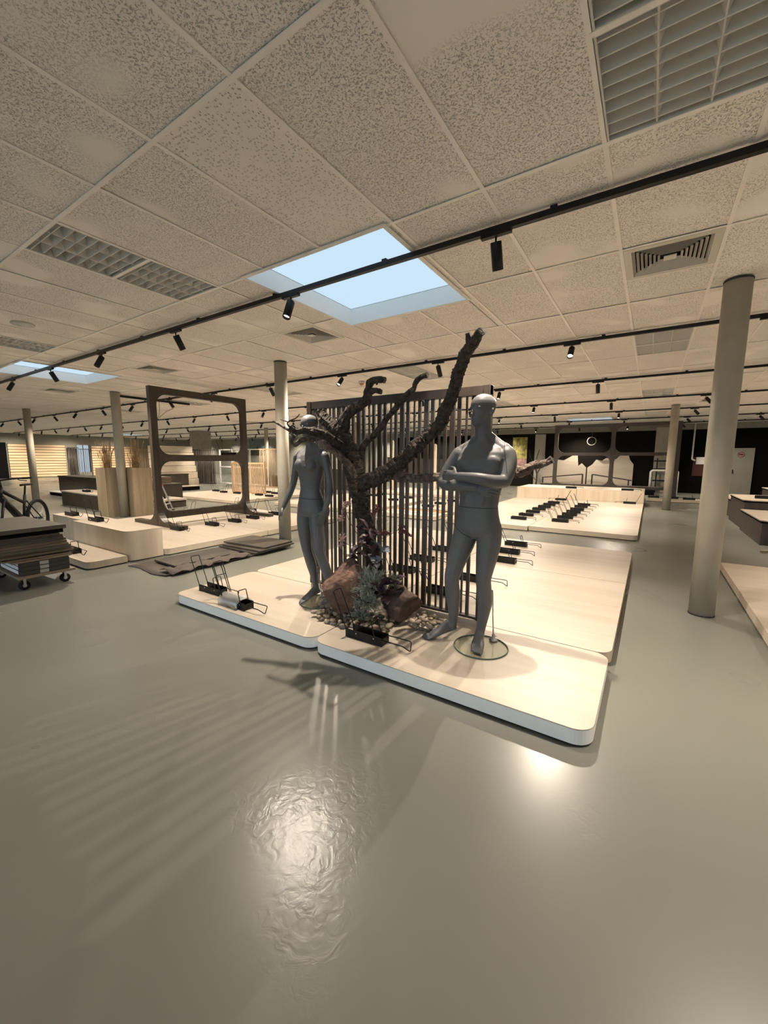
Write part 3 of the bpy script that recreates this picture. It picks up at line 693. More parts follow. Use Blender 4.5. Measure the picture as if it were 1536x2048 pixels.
def limb(mb, pts, n=16, sub=5):
    """smooth tapered limb through (x,y,z,r) control points"""
    P = [Vector(p[:3]) for p in pts]; R = [p[3] for p in pts]; out = []; rr = []
    for i in range(len(P)-1):
        p0, p1, p2, p3 = P[max(i-1, 0)], P[i], P[i+1], P[min(i+2, len(P)-1)]; r0, r1, r2, r3 = R[max(i-1, 0)], R[i], R[i+1], R[min(i+2, len(P)-1)]
        for k in range(sub):
            t = k/sub; f = lambda a, b, c, d: .5*((2*b)+(c-a)*t+(2*a-5*b+4*c-d)*t*t+(3*b-a-3*c+d)*t**3)
            out.append(f(p0, p1, p2, p3)); rr.append(max(.003, f(r0, r1, r2, r3)))
    out.append(P[-1]); rr.append(R[-1]); mb.tube(out, rr, n); mb.ball(out[0], rr[0]*.98); mb.ball(out[-1], rr[-1]*.98)
def head(mb, c, yaw, s=1.0, tilt=0):
    """c = chin point; face looks to -y before yaw"""
    R = Matrix.Rotation(yaw, 3, 'Z') @ Matrix.Rotation(tilt, 3, 'X'); c = Vector(c)
    rings = [(.0, -.046, .016, .014), (.012, -.040, .034, .036), (.035, -.026, .048, .058), (.065, -.012, .058, .077), (.095, -.003, .066, .089), (.125, .004, .0725, .097), (.155, .008, .076, .100), (.182, .010, .071, .093), (.205, .010, .058, .077), (.222, .010, .038, .050), (.231, .010, .014, .02)]
    mb.loft([[c+R @ (p*s) for p in ell((0, cy, z), rx, ry, 24, 2.15)] for z, cy, rx, ry in rings])
    def b(x, y, z, rx, ry, rz): mb.ball(c+R @ Vector((x*s, y*s, z*s)), rx*s, ry*s, rz*s, 12, 8, R)
    b(0, -.093, .095, .011, .016, .026); b(0, -.100, .083, .014, .016, .011)            # nose
    b(-.03, -.078, .130, .026, .011, .010); b(.03, -.078, .130, .026, .011, .010)          # brow
    b(0, -.083, .052, .020, .011, .006); b(0, -.080, .043, .017, .011, .006)             # lips
    b(0, -.066, .018, .018, .018, .014)                                                   # chin
    b(-.034, -.058, .082, .022, .018, .022); b(.034, -.058, .082, .022, .018, .022)           # cheeks
    for sx in (-1, 1): b(sx*.074, .014, .100, .009, .018, .030); b(sx*.078, .022, .112, .008, .012, .018)
def hand(mb, wrist, d, back, side, s=1.0, curl=.35, thumb=1, spread=.10, curls=None):
    """hand from the wrist along d; back = back-of-hand normal; side = direction of the thumb"""
    d, back = Vector(d).normalized(), Vector(back).normalized(); sd = d.cross(back).normalized()
    if sd.dot(Vector(side)) < 0: sd = -sd
    wv = Vector(wrist); pal = []
    for t, wd, th in ((-.02, .022, .020), (.0, .024, .019), (.03, .034, .017), (.06, .040, .015), (.085, .040, .012)):
        cc = wv+d*t*s; pal.append([cc+sd*wd*s*math.cos(2*PI*i/14)+back*th*s*math.sin(2*PI*i/14) for i in range(14)])
    mb.loft(pal)
    for i, (o, ln, r) in enumerate(((.030, .072, .0088), (.010, .082, .0092), (-.010, .076, .0088), (-.029, .058, .0078))):
        p = wv+d*.078*s+sd*o*s; cv = (curls[i] if curls else curl); q = [(*p, r*s)]; dd = (d+sd*o*spread*20*.15).normalized(); ang = cv*.5
        for seg in (.42, .32, .26):
            v = dd*math.cos(ang)-back*math.sin(ang); p = p+v*ln*seg*s; q.append((*p, r*s*(.95-.12*len(q)))); ang += cv
        limb(mb, q, 8, 3)
    p = wv+d*.012*s+sd*.026*s; v1 = (d*.62+sd*.72-back*.25).normalized(); v2 = (d*.88+sd*.30-back*.35).normalized(); v3 = (d*.95+sd*.05-back*.35).normalized()
    if thumb: limb(mb, [(*p, .0125*s), (*(p+v1*.034*s), .0115*s), (*(p+v1*.034*s+v2*.03*s), .010*s), (*(p+v1*.034*s+v2*.03*s+v3*.024*s), .0075*s)], 8, 3)
def foot(mb, heel, toe, s=1.0, ankle_h=.085, lift=0, pitch_len=.25):
    """foot from heel to toe tip; lift raises the heel"""
    h, t = Vector(heel), Vector(toe); d = t-h; L = d.length; d.normalize(); u = Vector((0, 0, 1)); sd = d.cross(u).normalized(); u = sd.cross(d).normalized()
    secs = [(.0, .020, .018, .022), (.04, .031, .032, .036), (.14, .034, .050, .050), (.30, .034, .048, .048), (.48, .038, .036, .036), (.64, .046, .026, .026), (.78, .048, .020, .020), (.88, .044, .015, .015)]
    rings = []
    for f, wd, hh, cz in secs: rings.append([h+d*L*f+u*(cz+.004)*s+sd*wd*s*math.cos(2*PI*i/16)+u*hh*s*math.sin(2*PI*i/16) for i in range(16)])
    mb.loft(rings)
    for o, ln, r in ((-.031, .090, .0130), (-.010, .084, .0088), (.007, .078, .0083), (.022, .068, .0078), (.035, .056, .0074)):
        o_ = o*SIDE; a = h+d*L*.80+sd*o_*s+u*.015*s; b = a+d*ln*s*.62+u*.002*s; e = a+d*ln*s*.85-u*.006*s
        limb(mb, [(*a, r*s*.95), (*b, r*s), (*e, r*s*.85)], 8, 3)
def seam(mesh, co, no, keep, parent, off):
    bm = bmesh.new(); bm.from_mesh(mesh); r = bmesh.ops.bisect_plane(bm, geom=bm.verts[:]+bm.edges[:]+bm.faces[:], plane_co=Vector(co)-off, plane_no=no)
    mb = MB()
    for g in r['geom_cut']:
        if isinstance(g, bmesh.types.BMEdge):
            a, b = g.verts[0].co, g.verts[1].co
            if keep(a+off) and (a-b).length > 1e-5:
                e = (b-a)*.15; mb.tube([a-e, b+e], .0022, 5)
    bm.free()
    if mb.v: mb.build('joint_seam', 'seam', parent)
def glass_base(parent, c, r, rod, rod_top):
    n = 56; z = PT-parent.location.z+.001; ox, oy = c[0]-parent.location.x, c[1]-parent.location.y
    g = MB().cyl((ox, oy), r, z, z+.008, n).build('glass_base', 'glass_disc', parent)
    MB().tube([(ox+r*math.cos(2*PI*i/n), oy+r*math.sin(2*PI*i/n), z+.004) for i in range(n)], .0042, 6, True).build('glass_rim', 'glass_edge', g, True)
    rx, ry = rod[0]-parent.location.x, rod[1]-parent.location.y; z += .008
    fl = MB().loft([[(rx+q*math.cos(2*PI*i/20), ry+q*math.sin(2*PI*i/20), z+h) for i in range(20)] for q, h in ((.032, 0), (.032, .003), (.022, .010), (.012, .016), (.011, .045), (.0, .046))]).build('rod_flange', 'chrome', parent, True)
    MB().tube([(rx, ry, z+.01), (rod_top[0]-parent.location.x, rod_top[1]-parent.location.y, rod_top[2]-parent.location.z)], .0055, 10).build('support_rod', 'chrome', parent, True)
    MB().tube([(rx+.008, ry, z+.034), (rx+.026, ry-.006, z+.034)], .003, 6).build('thumb_screw', 'chrome', fl, True)

# ---- male mannequin: stands with crossed arms, facing the shop front
SIDE = 1
g0 = PT+.009
mb = MB(); bx, by = -.935, 2.70
tor = [(1.585, 0, .012, .062, .060), (1.555, 0, .012, .085, .066), (1.528, 0, .010, .145, .078), (1.495, 0, .006, .178, .098), (1.45, 0, -.002, .182, .112), (1.39, 0, -.006, .178, .119), (1.33, .001, -.004, .169, .115), (1.26, .002, 0, .153, .104), (1.19, .003, .003, .140, .096), (1.12, .003, .003, .137, .095), (1.06, .002, .005, .145, .099), (1.00, 0, .009, .158, .106), (.95, 0, .012, .163, .108), (.915, 0, .014, .145, .10)]
mb.loft([ell((bx+cx, by+cy, z), rx, ry, 28, 2.35) for z, cx, cy, rx, ry in tor])
for sx in (-1, 1):
    mb.ball((bx+sx*.078, by-.078, 1.425), .080, .036, .056)             # pecs
    mb.ball((bx+sx*.09, by+.055, 1.44), .075, .05, .09)                 # shoulder blades
    mb.ball((bx+sx*.070, by+.075, .965), .074, .062, .085)              # seat
    limb(mb, [(bx+sx*.04, by+.018, 1.60, .035), (bx+sx*.10, by+.018, 1.545, .040), (bx+sx*.150, by+.01, 1.515, .043)])   # trapezius to deltoid
    mb.ball((bx+sx*.045, by-.088, 1.27), .040, .014, .055); mb.ball((bx+sx*.04, by-.084, 1.17), .038, .012, .05)
mb.ball((bx, by-.060, .945), .044, .044, .058)
limb(mb, [(bx, by+.018, 1.52, .068), (bx-.003, by+.006, 1.60, .058), (bx-.008, by-.008, 1.68, .057), (bx-.010, by-.008, 1.73, .06)])
head(mb, (bx-.014, by-.018, 1.668), math.radians(-24), .965)
# arms: each upper arm hangs, forearms cross over the belly
RS, RE, RH = (bx-.172, by+.004, 1.485), (bx-.262, by-.055, 1.285), (bx+.015, by-.165, 1.275)
limb(mb, [(*RS, .058), (bx-.212, by-.012, 1.42, .052), (bx-.248, by-.036, 1.345, .046), (*RE, .042)])
limb(mb, [(*RE, .042), (bx-.19, by-.115, 1.272, .046), (bx-.085, by-.155, 1.268, .038), (bx+.02, by-.150, 1.262, .029)])
hand(mb, (bx+.035, by-.145, 1.258), (1, .28, -.28), (.15, -1, .1), (0, 0, 1), 1.0, .30)
LS, LE, LW = (bx+.168, by+.004, 1.485), (bx+.200, by-.085, 1.305), (bx-.085, by-.205, 1.335)
limb(mb, [(*LS, .057), (bx+.196, by-.018, 1.43, .050), (bx+.206, by-.055, 1.36, .045), (*LE, .043)])
limb(mb, [(*LE, .043), (bx+.14, by-.150, 1.305, .045), (bx+.05, by-.195, 1.325, .038), (*LW, .029)])
hand(mb, (bx-.10, by-.205, 1.338), (-1, .25, .02), (-.3, -1, .25), (0, 0, 1), 1.0, .42)
# legs: weight on the figure's left leg, right foot forward on the toes
limb(mb, [(bx+.082, by+.012, .97, .088), (bx+.078, by+.004, .86, .086), (bx+.062, by-.008, .74, .072), (bx+.044, by-.016, .62, .056), (bx+.040, by-.010, .56, .054), (bx+.030, by+.022, .45, .056), (bx+.006, by+.050, .33, .043), (bx-.022, by+.072, .20, .033), (bx-.030, by+.078, .155, .034)])
foot(mb, (bx-.045, by+.125, g0), (bx+.018, by-.115, g0), 1.0)
SIDE = -1
limb(mb, [(bx-.085, by+.012, .97, .088), (bx-.105, by-.010, .86, .085), (bx-.140, by-.040, .74, .072), (bx-.170, by-.068, .62, .057), (bx-.180, by-.068, .56, .054), (bx-.190, by-.040, .46, .056), (bx-.205, by-.005, .34, .043), (bx-.222, by+.022, .235, .033), (bx-.232, by+.028, .19, .034)])
foot(mb, (bx-.205, by+.062, PT+.055), (bx-.375, by-.095, PT+.0), 1.0)
MLEAN = [(.12, 0), (.35, -.012), (.6, -.042), (.9, -.066), (1.1, -.074), (1.3, -.062), (1.5, -.048), (1.9, -.04)]
lean(mb, MLEAN, .05)
root = thing('male_mannequin', 'grey male mannequin with crossed arms on a round glass base', 'mannequin', (bx, by, PT))
off = Vector(root.location); me = finish(mb, .0052, 8); me.transform(Matrix.Translation(-off)); me.materials.append(M['mannequin'])
ob('body', me, None, root)
seam(me, (bx, by, 1.115), (0, 0, 1), lambda v: abs(v.x-bx+.06) < .2, root, off)
seam(me, (bx+.122, by, 1.48), (1, .05, .25), lambda v: v.z > 1.36 and v.x > bx+.07, root, off)
seam(me, (bx-.200, by, 1.48), (-1, .05, .25), lambda v: v.z > 1.36 and v.x < bx-.14, root, off)
seam(me, (bx-.155, by, .93), (.5, 0, .86), lambda v: v.x < bx-.065 and .84 < v.z < 1.02, root, off)
glass_base(root, (-.93, 2.70), .19, (-.885, 2.845), (-.897, 2.815, .50))

# ---- female mannequin: arms held slightly out, half hidden by the branch
SIDE = 1
mb = MB(); fx, fy = -2.545, 2.72
tor = [(1.555, 0, .010, .048, .046), (1.53, 0, .010, .075, .052), (1.505, 0, .008, .125, .062), (1.475, 0, .003, .150, .078), (1.43, 0, -.002, .150, .088), (1.37, 0, -.004, .142, .094), (1.31, 0, -.002, .128, .086), (1.24, .0, .002, .112, .078), (1.17, .0, .004, .107, .076), (1.10, .0, .006, .122, .084), (1.03, .0, .012, .146, .098), (.97, 0, .016, .158, .104), (.92, 0, .016, .150, .098)]
mb.loft([ell((fx+cx, fy+cy, z), rx, ry, 28, 2.25) for z, cx, cy, rx, ry in tor])
for sx in (-1, 1):
    mb.ball((fx+sx*.066, fy-.070, 1.385), .055, .046, .062); mb.ball((fx+sx*.066, fy-.055, 1.425), .045, .035, .055)
    mb.ball((fx+sx*.07, fy+.075, .965), .075, .065, .085)
    limb(mb, [(fx+sx*.03, fy+.012, 1.565, .027), (fx+sx*.08, fy+.012, 1.518, .030), (fx+sx*.135, fy+.006, 1.488, .036)])
limb(mb, [(fx, fy+.014, 1.51, .05), (fx, fy+.004, 1.57, .044), (fx-.002, fy-.006, 1.64, .044), (fx-.002, fy-.004, 1.69, .048)])
head(mb, (fx-.004, fy-.012, 1.628), math.radians(4), .90)
limb(mb, [(fx-.158, fy+.004, 1.465, .046), (fx-.185, fy+.008, 1.39, .039), (fx-.215, fy+.010, 1.28, .034), (fx-.238, fy+.004, 1.19, .032), (fx-.262, fy-.022, 1.10, .031), (fx-.292, fy-.055, 1.01, .023), (fx-.300, fy-.062, .985, .021)])
hand(mb, (fx-.302, fy-.064, .98), (-.32, -.32, -1), (-.75, -.55, .35), (.4, -1, 0), .88, .22)
limb(mb, [(fx+.158, fy+.004, 1.465, .046), (fx+.185, fy+.008, 1.39, .039), (fx+.212, fy+.012, 1.28, .034), (fx+.228, fy+.004, 1.19, .032), (fx+.238, fy-.026, 1.10, .031), (fx+.228, fy-.065, 1.01, .023), (fx+.224, fy-.072, .985, .021)])
hand(mb, (fx+.222, fy-.075, .98), (-.15, -.38, -1), (.8, -.5, .1), (-.6, -1, 0), .88, .20)
limb(mb, [(fx-.075, fy+.012, .97, .082), (fx-.082, fy+.004, .86, .080), (fx-.082, fy-.004, .74, .066), (fx-.070, fy-.012, .62, .050), (fx-.066, fy-.006, .57, .047), (fx-.060, fy+.022, .46, .049), (fx-.052, fy+.040, .34, .036), (fx-.050, fy+.056, .22, .027), (fx-.050, fy+.058, .185, .028)])
foot(mb, (fx-.040, fy+.098, PT+.055), (fx-.085, fy-.112, PT+.01), .88)
SIDE = -1
limb(mb, [(fx+.075, fy+.012, .97, .082), (fx+.082, fy-.004, .86, .080), (fx+.098, fy-.026, .74, .066), (fx+.112, fy-.044, .62, .050), (fx+.120, fy-.036, .57, .047), (fx+.138, fy-.004, .46, .049), (fx+.152, fy+.020, .34, .036), (fx+.162, fy+.042, .22, .027), (fx+.164, fy+.046, .185, .028)])
foot(mb, (fx+.160, fy+.088, PT+.055), (fx+.175, fy-.125, PT+.01), .88)
lean(mb, [(.12, 0), (.4, -.02), (.8, -.045), (1.1, -.05), (1.5, -.04), (1.9, -.04)])
root = thing('female_mannequin', 'grey female mannequin with a branch across its face', 'mannequin', (fx, fy, PT))
off = Vector(root.location); me = finish(mb, .0052, 8); me.transform(Matrix.Translation(-off)); me.materials.append(M['mannequin'])
ob('body', me, None, root)
seam(me, (fx, fy, 1.085), (0, 0, 1), lambda v: abs(v.x-fx+.05) < .155, root, off)
seam(me, (fx+.105, fy, 1.46), (1, .05, .25), lambda v: v.z > 1.35 and v.x > fx+.06, root, off)
seam(me, (fx-.19, fy, 1.46), (-1, .05, .25), lambda v: v.z > 1.35 and v.x < fx-.14, root, off)
glass_base(root, (fx+.02, fy+.02), .19, (fx-.05, fy+.13), (fx-.055, fy+.08, .42))

# ------------------------------------------------------------------ bare tree
def catmull(P, step):
    """P: (Vector, r) control points -> dense list"""
    out = []
    for i in range(len(P)-1):
        a, b, c, d = P[max(i-1, 0)], P[i], P[i+1], P[min(i+2, len(P)-1)]
        n = max(2, int((c[0]-b[0]).length/step))
        for k in range(n):
            t = k/n; f = lambda q0, q1, q2, q3: .5*((2*q1)+(q2-q0)*t+(2*q0-5*q1+4*q2-q3)*t*t+(3*q1-q0-3*q2+q3)*t**3)
            out.append((f(a[0], b[0], c[0], d[0]), max(.002, f(a[1], b[1], c[1], d[1]))))
    return out+[P[-1]]
def branch(P, parent, off, name='branch', mat='bark', rough=.46, step=.008, n=16, seed=0, knots=.012):
    D = catmull(P, step); pts = []
    for i, (p, r) in enumerate(D):
        wob = Vector((noise.noise(p*9+Vector((seed, 0, 0))), noise.noise(p*9+Vector((0, seed, 5))), noise.noise(p*9+Vector((3, 0, seed)))))
        pts.append((p+wob*min(knots, r*.45), r))
    prev = None; rings = []
    for i, (p, r) in enumerate(pts):
        t = (pts[min(i+1, len(pts)-1)][0]-pts[max(i-1, 0)][0]).normalized()
        u = t.orthogonal().normalized() if prev is None else (prev-t*prev.dot(t)).normalized()
        prev = u; v = t.cross(u); ring = []
        for j in range(n):
            a = 2*PI*j/n; q = p+(u*math.cos(a)+v*math.sin(a))*r
            d = noise.noise(q*16+Vector((seed, seed, 0)))*.55+noise.noise(q*45)*.35+noise.noise(q*110)*.28
            along = noise.noise(Vector((a*2.2+seed, i*step*6, seed)))*.5
            q = p+(u*math.cos(a)+v*math.sin(a))*r*(1+rough*(d+along))
            ring.append(q-off)
        rings.append(ring)
    return MB().loft(rings).build(name, mat, parent, False)
TY = 2.86
root = thing('bare_tree', 'gnarled bare tree with rough bark rising from the rocks', 'tree', (-2.0, 2.84, PT)); off = Vector(root.location)
def bp(*pts): return [(atY(x, y, Y), r*1.2) for x, y, Y, r in pts]
trunk = branch(bp((757, 1190, 2.84, .062), (748, 1130, 2.85, .058), (738, 1075, 2.86, .060), (724, 1015, 2.86, .062), (715, 965, 2.84, .074), (703, 915, 2.82, .064), (686, 880, 2.80, .060), (665, 853, 2.79, .050), (650, 838, 2.78, .042), (640, 822, 2.78, .036)), root, off, 'trunk', seed=1)
branch(bp((698, 905, 2.82, .040), (672, 884, 2.68, .036), (648, 872, 2.56, .032), (626, 862, 2.47, .028), (606, 862, 2.42, .024), (592, 863, 2.39, .024), (583, 856, 2.37, .027)), root, off, seed=2)
branch(bp((650, 872, 2.57, .016), (622, 880, 2.46, .015), (604, 880, 2.42, .016), (591, 890, 2.40, .015), (584, 884, 2.40, .013), (588, 873, 2.40, .013), (577, 861, 2.40, .012), (562, 851, 2.39, .009), (547, 842, 2.38, .008)), root, off, 'twig', 'bark_pale', seed=3, n=10, knots=.006)
branch(bp((584, 857, 2.37, .010), (575, 848, 2.36, .005), (579, 842, 2.36, .004), (592, 836, 2.36, .004), (599, 828, 2.36, .003)), root, off, 'twig', seed=4, n=7, knots=.003)
branch(bp((577, 844, 2.36, .004), (568, 841, 2.36, .004), (561, 839, 2.36, .003)), root, off, 'twig', seed=4, n=7, knots=.002)
branch(bp((713, 960, 2.80, .030), (702, 935, 2.74, .026), (686, 918, 2.70, .024), (672, 906, 2.66, .024), (660, 896, 2.62, .022), (648, 880, 2.58, .018)), root, off, 'branch', 'bark_pale', seed=5, knots=.008)
branch(bp((684, 876, 2.80, .045), (685, 852, 2.79, .042), (692, 833, 2.78, .038), (708, 817, 2.77, .036), (727, 806, 2.76, .032), (735, 794, 2.76, .030), (737, 775, 2.76, .026), (742, 763, 2.76, .026), (755, 759, 2.75, .022), (771, 760, 2.75, .019)), root, off, seed=6, knots=.008)
branch(bp((735, 790, 2.76, .022), (742, 784, 2.75, .021), (752, 781, 2.75, .019), (763, 784, 2.75, .016)), root, off, 'twig', seed=7, knots=.004)
branch(bp((735, 800, 2.76, .012), (738, 810, 2.75, .008), (737, 818, 2.74, .004)), root, off, 'twig', seed=8, n=8, knots=.003)
branch(bp((756, 759, 2.75, .012), (753, 770, 2.74, .004)), root, off, 'twig', seed=9, n=8, knots=.002)
branch(bp((713, 935, 2.86, .034), (719, 912, 2.88, .028), (729, 888, 2.89, .026), (754, 864, 2.90, .023), (780, 829, 2.90, .021), (801, 805, 2.90, .020), (813, 791, 2.90, .021), (827, 777, 2.90, .017), (831, 765, 2.90, .017), (842, 755, 2.90, .016), (856, 751, 2.90, .015)), root, off, seed=10, knots=.009)
branch(bp((714, 978, 2.85, .060), (732, 966, 2.85, .056), (756, 954, 2.85, .056), (782, 937, 2.86, .052), (824, 899, 2.87, .046), (862, 868, 2.88, .042), (886, 835, 2.89, .040), (904, 785, 2.86, .038), (917, 746, 2.80, .037), (930, 709, 2.73, .034), (944, 689, 2.69, .032), (956, 672, 2.66, .026), (964, 663, 2.64, .024)), root, off, seed=11)
branch(bp((941, 692, 2.70, .024), (938, 680, 2.68, .020), (935, 666, 2.66, .013)), root, off, 'twig', seed=12, knots=.004)
branch(bp((880, 850, 2.88, .02), (889, 842, 2.85, .016), (893, 836, 2.84, .011)), root, off, 'twig', seed=13, knots=.003)
branch(bp((752, 956, 2.85, .040), (775, 953, 2.86, .032), (800, 952, 2.88, .028), (830, 957, 2.90, .027), (880, 954, 2.90, .028), (940, 952, 2.90, .028), (1000, 950, 2.90, .030), (1030, 942, 2.90, .034), (1046, 941, 2.90, .030), (1068, 932, 2.90, .025), (1088, 925, 2.90, .022), (1104, 919, 2.90, .022)), root, off, 'branch', 'bark_pale', seed=14)
# ------------------------------------------------------------------ rocks, pebbles, plants
def rock(name, label, c, dims, seed, mat, rot=0, cuts=9):
    bm = bmesh.new(); bmesh.ops.create_icosphere(bm, subdivisions=5, radius=1); rg = random.Random(seed)
    planes = []
    for k in range(cuts):
        nrm = Vector((rg.gauss(0, 1), rg.gauss(0, 1), rg.gauss(0, .8))).normalized(); planes.append((nrm, rg.uniform(.58, .82)))
    for v in bm.verts:
        p = v.co.copy()
        for nrm, dd in planes:
            e = p.dot(nrm)-dd
            if e > 0: p -= nrm*e*.82
        p *= 1+.10*noise.noise(p*2.2+Vector((seed, 0, 0)))+.055*noise.noise(p*6+Vector((0, seed, 0)))+.022*noise.noise(p*17)
        v.co = Vector((p.x*dims[0], p.y*dims[1], p.z*dims[2]))
    me = bpy.data.meshes.new(name); bm.to_mesh(me); bm.free(); me.polygons.foreach_set('use_smooth', [True]*len(me.polygons))
    me.transform(Matrix.Rotation(rot, 4, 'Z')); zmin = min(v.co.z for v in me.vertices); me.transform(Matrix.Translation((0, 0, -zmin-.006)))
    return tag(ob(name, me, mat, None, (c[0], c[1], PT+.001)), label, 'rock', 'rocks at the tree foot')
rock('rock', 'tall reddish brown rock standing left of the tree trunk', (-2.09, 2.57), (.205, .16, .285), 4, 'rock', .3, 16)
rock('rock', 'low dark brown rock right of the silver plant', (-1.68, 2.80), (.225, .15, .165), 11, 'rock2', -.2)
pm_ = []
for k in range(7):
    bm = bmesh.new(); bmesh.ops.create_icosphere(bm, subdivisions=2, radius=1); rg = random.Random(50+k)
    d = (rg.uniform(.85, 1.25), rg.uniform(.7, .95), rg.uniform(.5, .72))
    for v in bm.verts:
        p = v.co*(1+.16*noise.noise(v.co*1.3+Vector((k*7, 0, 0)))); v.co = Vector((p.x*d[0], p.y*d[1], p.z*d[2]))
    me = bpy.data.meshes.new('pebble'); bm.to_mesh(me); bm.free(); me.polygons.foreach_set('use_smooth', [True]*len(me.polygons)); me.materials.append(M['pebble']); pm_.append(me)
rg = random.Random(21); placed = []
zones = [(-2.45, -2.15, 2.44, 2.68, 38), (-2.30, -1.62, 2.40, 2.62, 60), (-1.55, -1.27, 2.70, 2.95, 42), (-1.95, -1.60, 2.52, 2.70, 16)]
for zi, (a, b, c, d, n) in enumerate(zones):
    tries = 0; k = 0
    while k < n and tries < 900:
        tries += 1; x, y, r = rg.uniform(a, b), rg.uniform(c, d), rg.uniform(.017, .033)
        if y < 2.44+abs(x+1.95)*.10 and x > -1.75: continue
        if (x+2.42)**2+(y-2.47)**2 < .012: continue
        near = [q for q in placed if (q[0]-x)**2+(q[1]-y)**2 < (q[3]+r)**2*.72]
        if len([q for q in near if q[2] > PT+.03]) or len(near) > 2: continue
        z = PT+r*.56
        if near: z = max(q[2]+q[3]*.62 for q in near)+r*.32
        placed.append((x, y, z, r)); k += 1
        o = ob('pebble', rg.choice(pm_), None, None, (x, y, z)); o.scale = (r, r, r); o.rotation_euler = (rg.uniform(-.25, .25), rg.uniform(-.25, .25), rg.uniform(0, 6.3))
        tag(o, '%s rounded tan river pebble %s' % ('larger' if r > .025 else 'small', ('heaped beside the female mannequin base', 'in the heap in front of the tall rock', 'by the screen base left of the male foot', 'in front of the low dark rock')[zi]), 'pebble', 'river pebbles around the rocks')
# silver tuft
t = thing('silver_plant', 'silvery green feathery tuft plant between the two rocks', 'plant', (-1.855, 2.66, PT+.01)); rg = random.Random(9)
def tuft(cx, cy, cz, R, n):
    mb = MB()
    for k in range(n):
        th = rg.uniform(0, 2*PI); el = math.asin(rg.uniform(-.35, 1)); d = Vector((math.cos(th)*math.cos(el), math.sin(th)*math.cos(el), math.sin(el)))
        p = Vector((cx, cy, cz))+d*rg.uniform(0, R*.45); pts = [p.copy()]; ln = R*rg.uniform(.45, .8)
        for s_ in range(4):
            d = (d+Vector((rg.uniform(-.45, .45), rg.uniform(-.45, .45), rg.uniform(-.25, .4)))).normalized(); p = p+d*ln/4; pts.append(p.copy())
        mb.tube(pts, [.0030, .0028, .0024, .0020, .0012], 4)
        for s_ in (1, 2, 3):
            for _ in range(2):
                q = pts[s_]; e = (d+Vector((rg.uniform(-1, 1), rg.uniform(-1, 1), rg.uniform(-.6, 1)))).normalized()*R*.2; mb.tube([q, q+e], [.002, .001], 3)
    return mb
for (c, R, n) in (((.0, -.02, .30), .17, 230), ((-.02, -.05, .15), .15, 200), ((-.06, -.09, .05), .10, 110), ((.16, .05, .34), .09, 70)):
    tuft(*c, R, n).build('frond_cluster', 'tuft', t)
# leafy stems
def leaf_mesh(L, Wd_, name, fold=.25):
    mb = MB(); rows = []
    for i in range(7):
        s_ = i/6; wdt = Wd_*math.sin(PI*min(1, s_*.94+.03))**.8; z = .18*L*math.sin(s_*PI*.6)-.12*L*s_*s_
        rows.append([(-wdt, L*s_, z+fold*wdt), (0, L*s_, z), (wdt, L*s_, z+fold*wdt)])
    v = [p for r in rows for p in r]; f = []
    for i in range(6):
        for j in range(2): a = i*3+j; f.append((a, a+1, a+4, a+3))
    mb.add(v+[(x, y, z-.0015) for x, y, z in v], f+[tuple(q+21 for q in reversed(ff)) for ff in f]); return mb.mesh(name, True)
me_pl = leaf_mesh(.12, .026, 'purple_leaf'); me_pl.materials.append(M['purple']); me_gl = leaf_mesh(.10, .024, 'grey_leaf'); me_gl.materials.append(M['greyleaf'])
def place_leaf(me, nm_, parent, p, yaw, pitch, roll, s=1):
    o = ob(nm_, me, None, parent, p); o.rotation_euler = (pitch, roll, yaw); o.scale = (s, s, s); return o
t = thing('purple_foliage_plant', 'dark purple leafy plant with grey leaves against the trunk', 'plant', (-1.97, 2.72, PT+.02)); off = Vector(t.location)
MB().tube([Vector((0, 0, 0)), Vector((.0, .02, .25)), Vector((-.02, .03, .55)), Vector((-.03, .03, .68))], [.008, .007, .006, .004], 7).build('stem', 'bark', t, True)
rg = random.Random(4)
for (px, py, Y, n, kind) in ((705, 1112, 2.62, 5, 0), (716, 1116, 2.64, 4, 0), (742, 1075, 2.72, 6, 0), (735, 1085, 2.70, 4, 0), (760, 1100, 2.66, 4, 1), (742, 1120, 2.64, 3, 1), (752, 1128, 2.62, 3, 1), (775, 1165, 2.60, 6, 0), (770, 1188, 2.58, 5, 0), (790, 1160, 2.62, 3, 0), (735, 1062, 2.74, 3, 0), (748, 1112, 2.64, 3, 0)):
    p = atY(px, py, Y)-off
    for k in range(n): place_leaf(me_gl if kind else me_pl, 'grey_leaf' if kind else 'purple_leaf', t, p+Vector((rg.uniform(-.02, .02), rg.uniform(-.02, .02), rg.uniform(-.02, .02))), rg.uniform(0, 6.28), rg.uniform(-.4, .9), rg.uniform(-.5, .5), rg.uniform(.75, 1.2))
def spray(label, stem, blooms, mat, name):
    base = Vector((stem[0][0], stem[0][1], stem[0][2])); t = thing(name, label, 'flower', base); off = base
    MB().tube([Vector(p)-off for p in stem], .0025, 6).build('stem', 'bark', t, True)
    for (c, d, L, n) in blooms:
        mb = MB(); d = Vector(d).normalized(); c = Vector(c)
        for k in range(n):
            f = rg.random(); q = c+d*L*f+Vector((rg.gauss(0, 1), rg.gauss(0, 1), rg.gauss(0, 1)))*.013*(1.25-f); s_ = rg.uniform(.004, .008)
            u = Vector((rg.uniform(-1, 1), rg.uniform(-1, 1), rg.uniform(-1, 1))).normalized(); v = u.orthogonal().normalized(); w_ = u.cross(v)
            mb.add([q-off+u*s_*1.6, q-off+v*s_, q-off-u*s_*1.6, q-off-v*s_, q-off+w_*s_*.7, q-off-w_*s_*.7], [(0, 1, 4), (1, 2, 4), (2, 3, 4), (3, 0, 4), (1, 0, 5), (2, 1, 5), (3, 2, 5), (0, 3, 5)])
        mb.build('blossom', mat, t)
A = atY
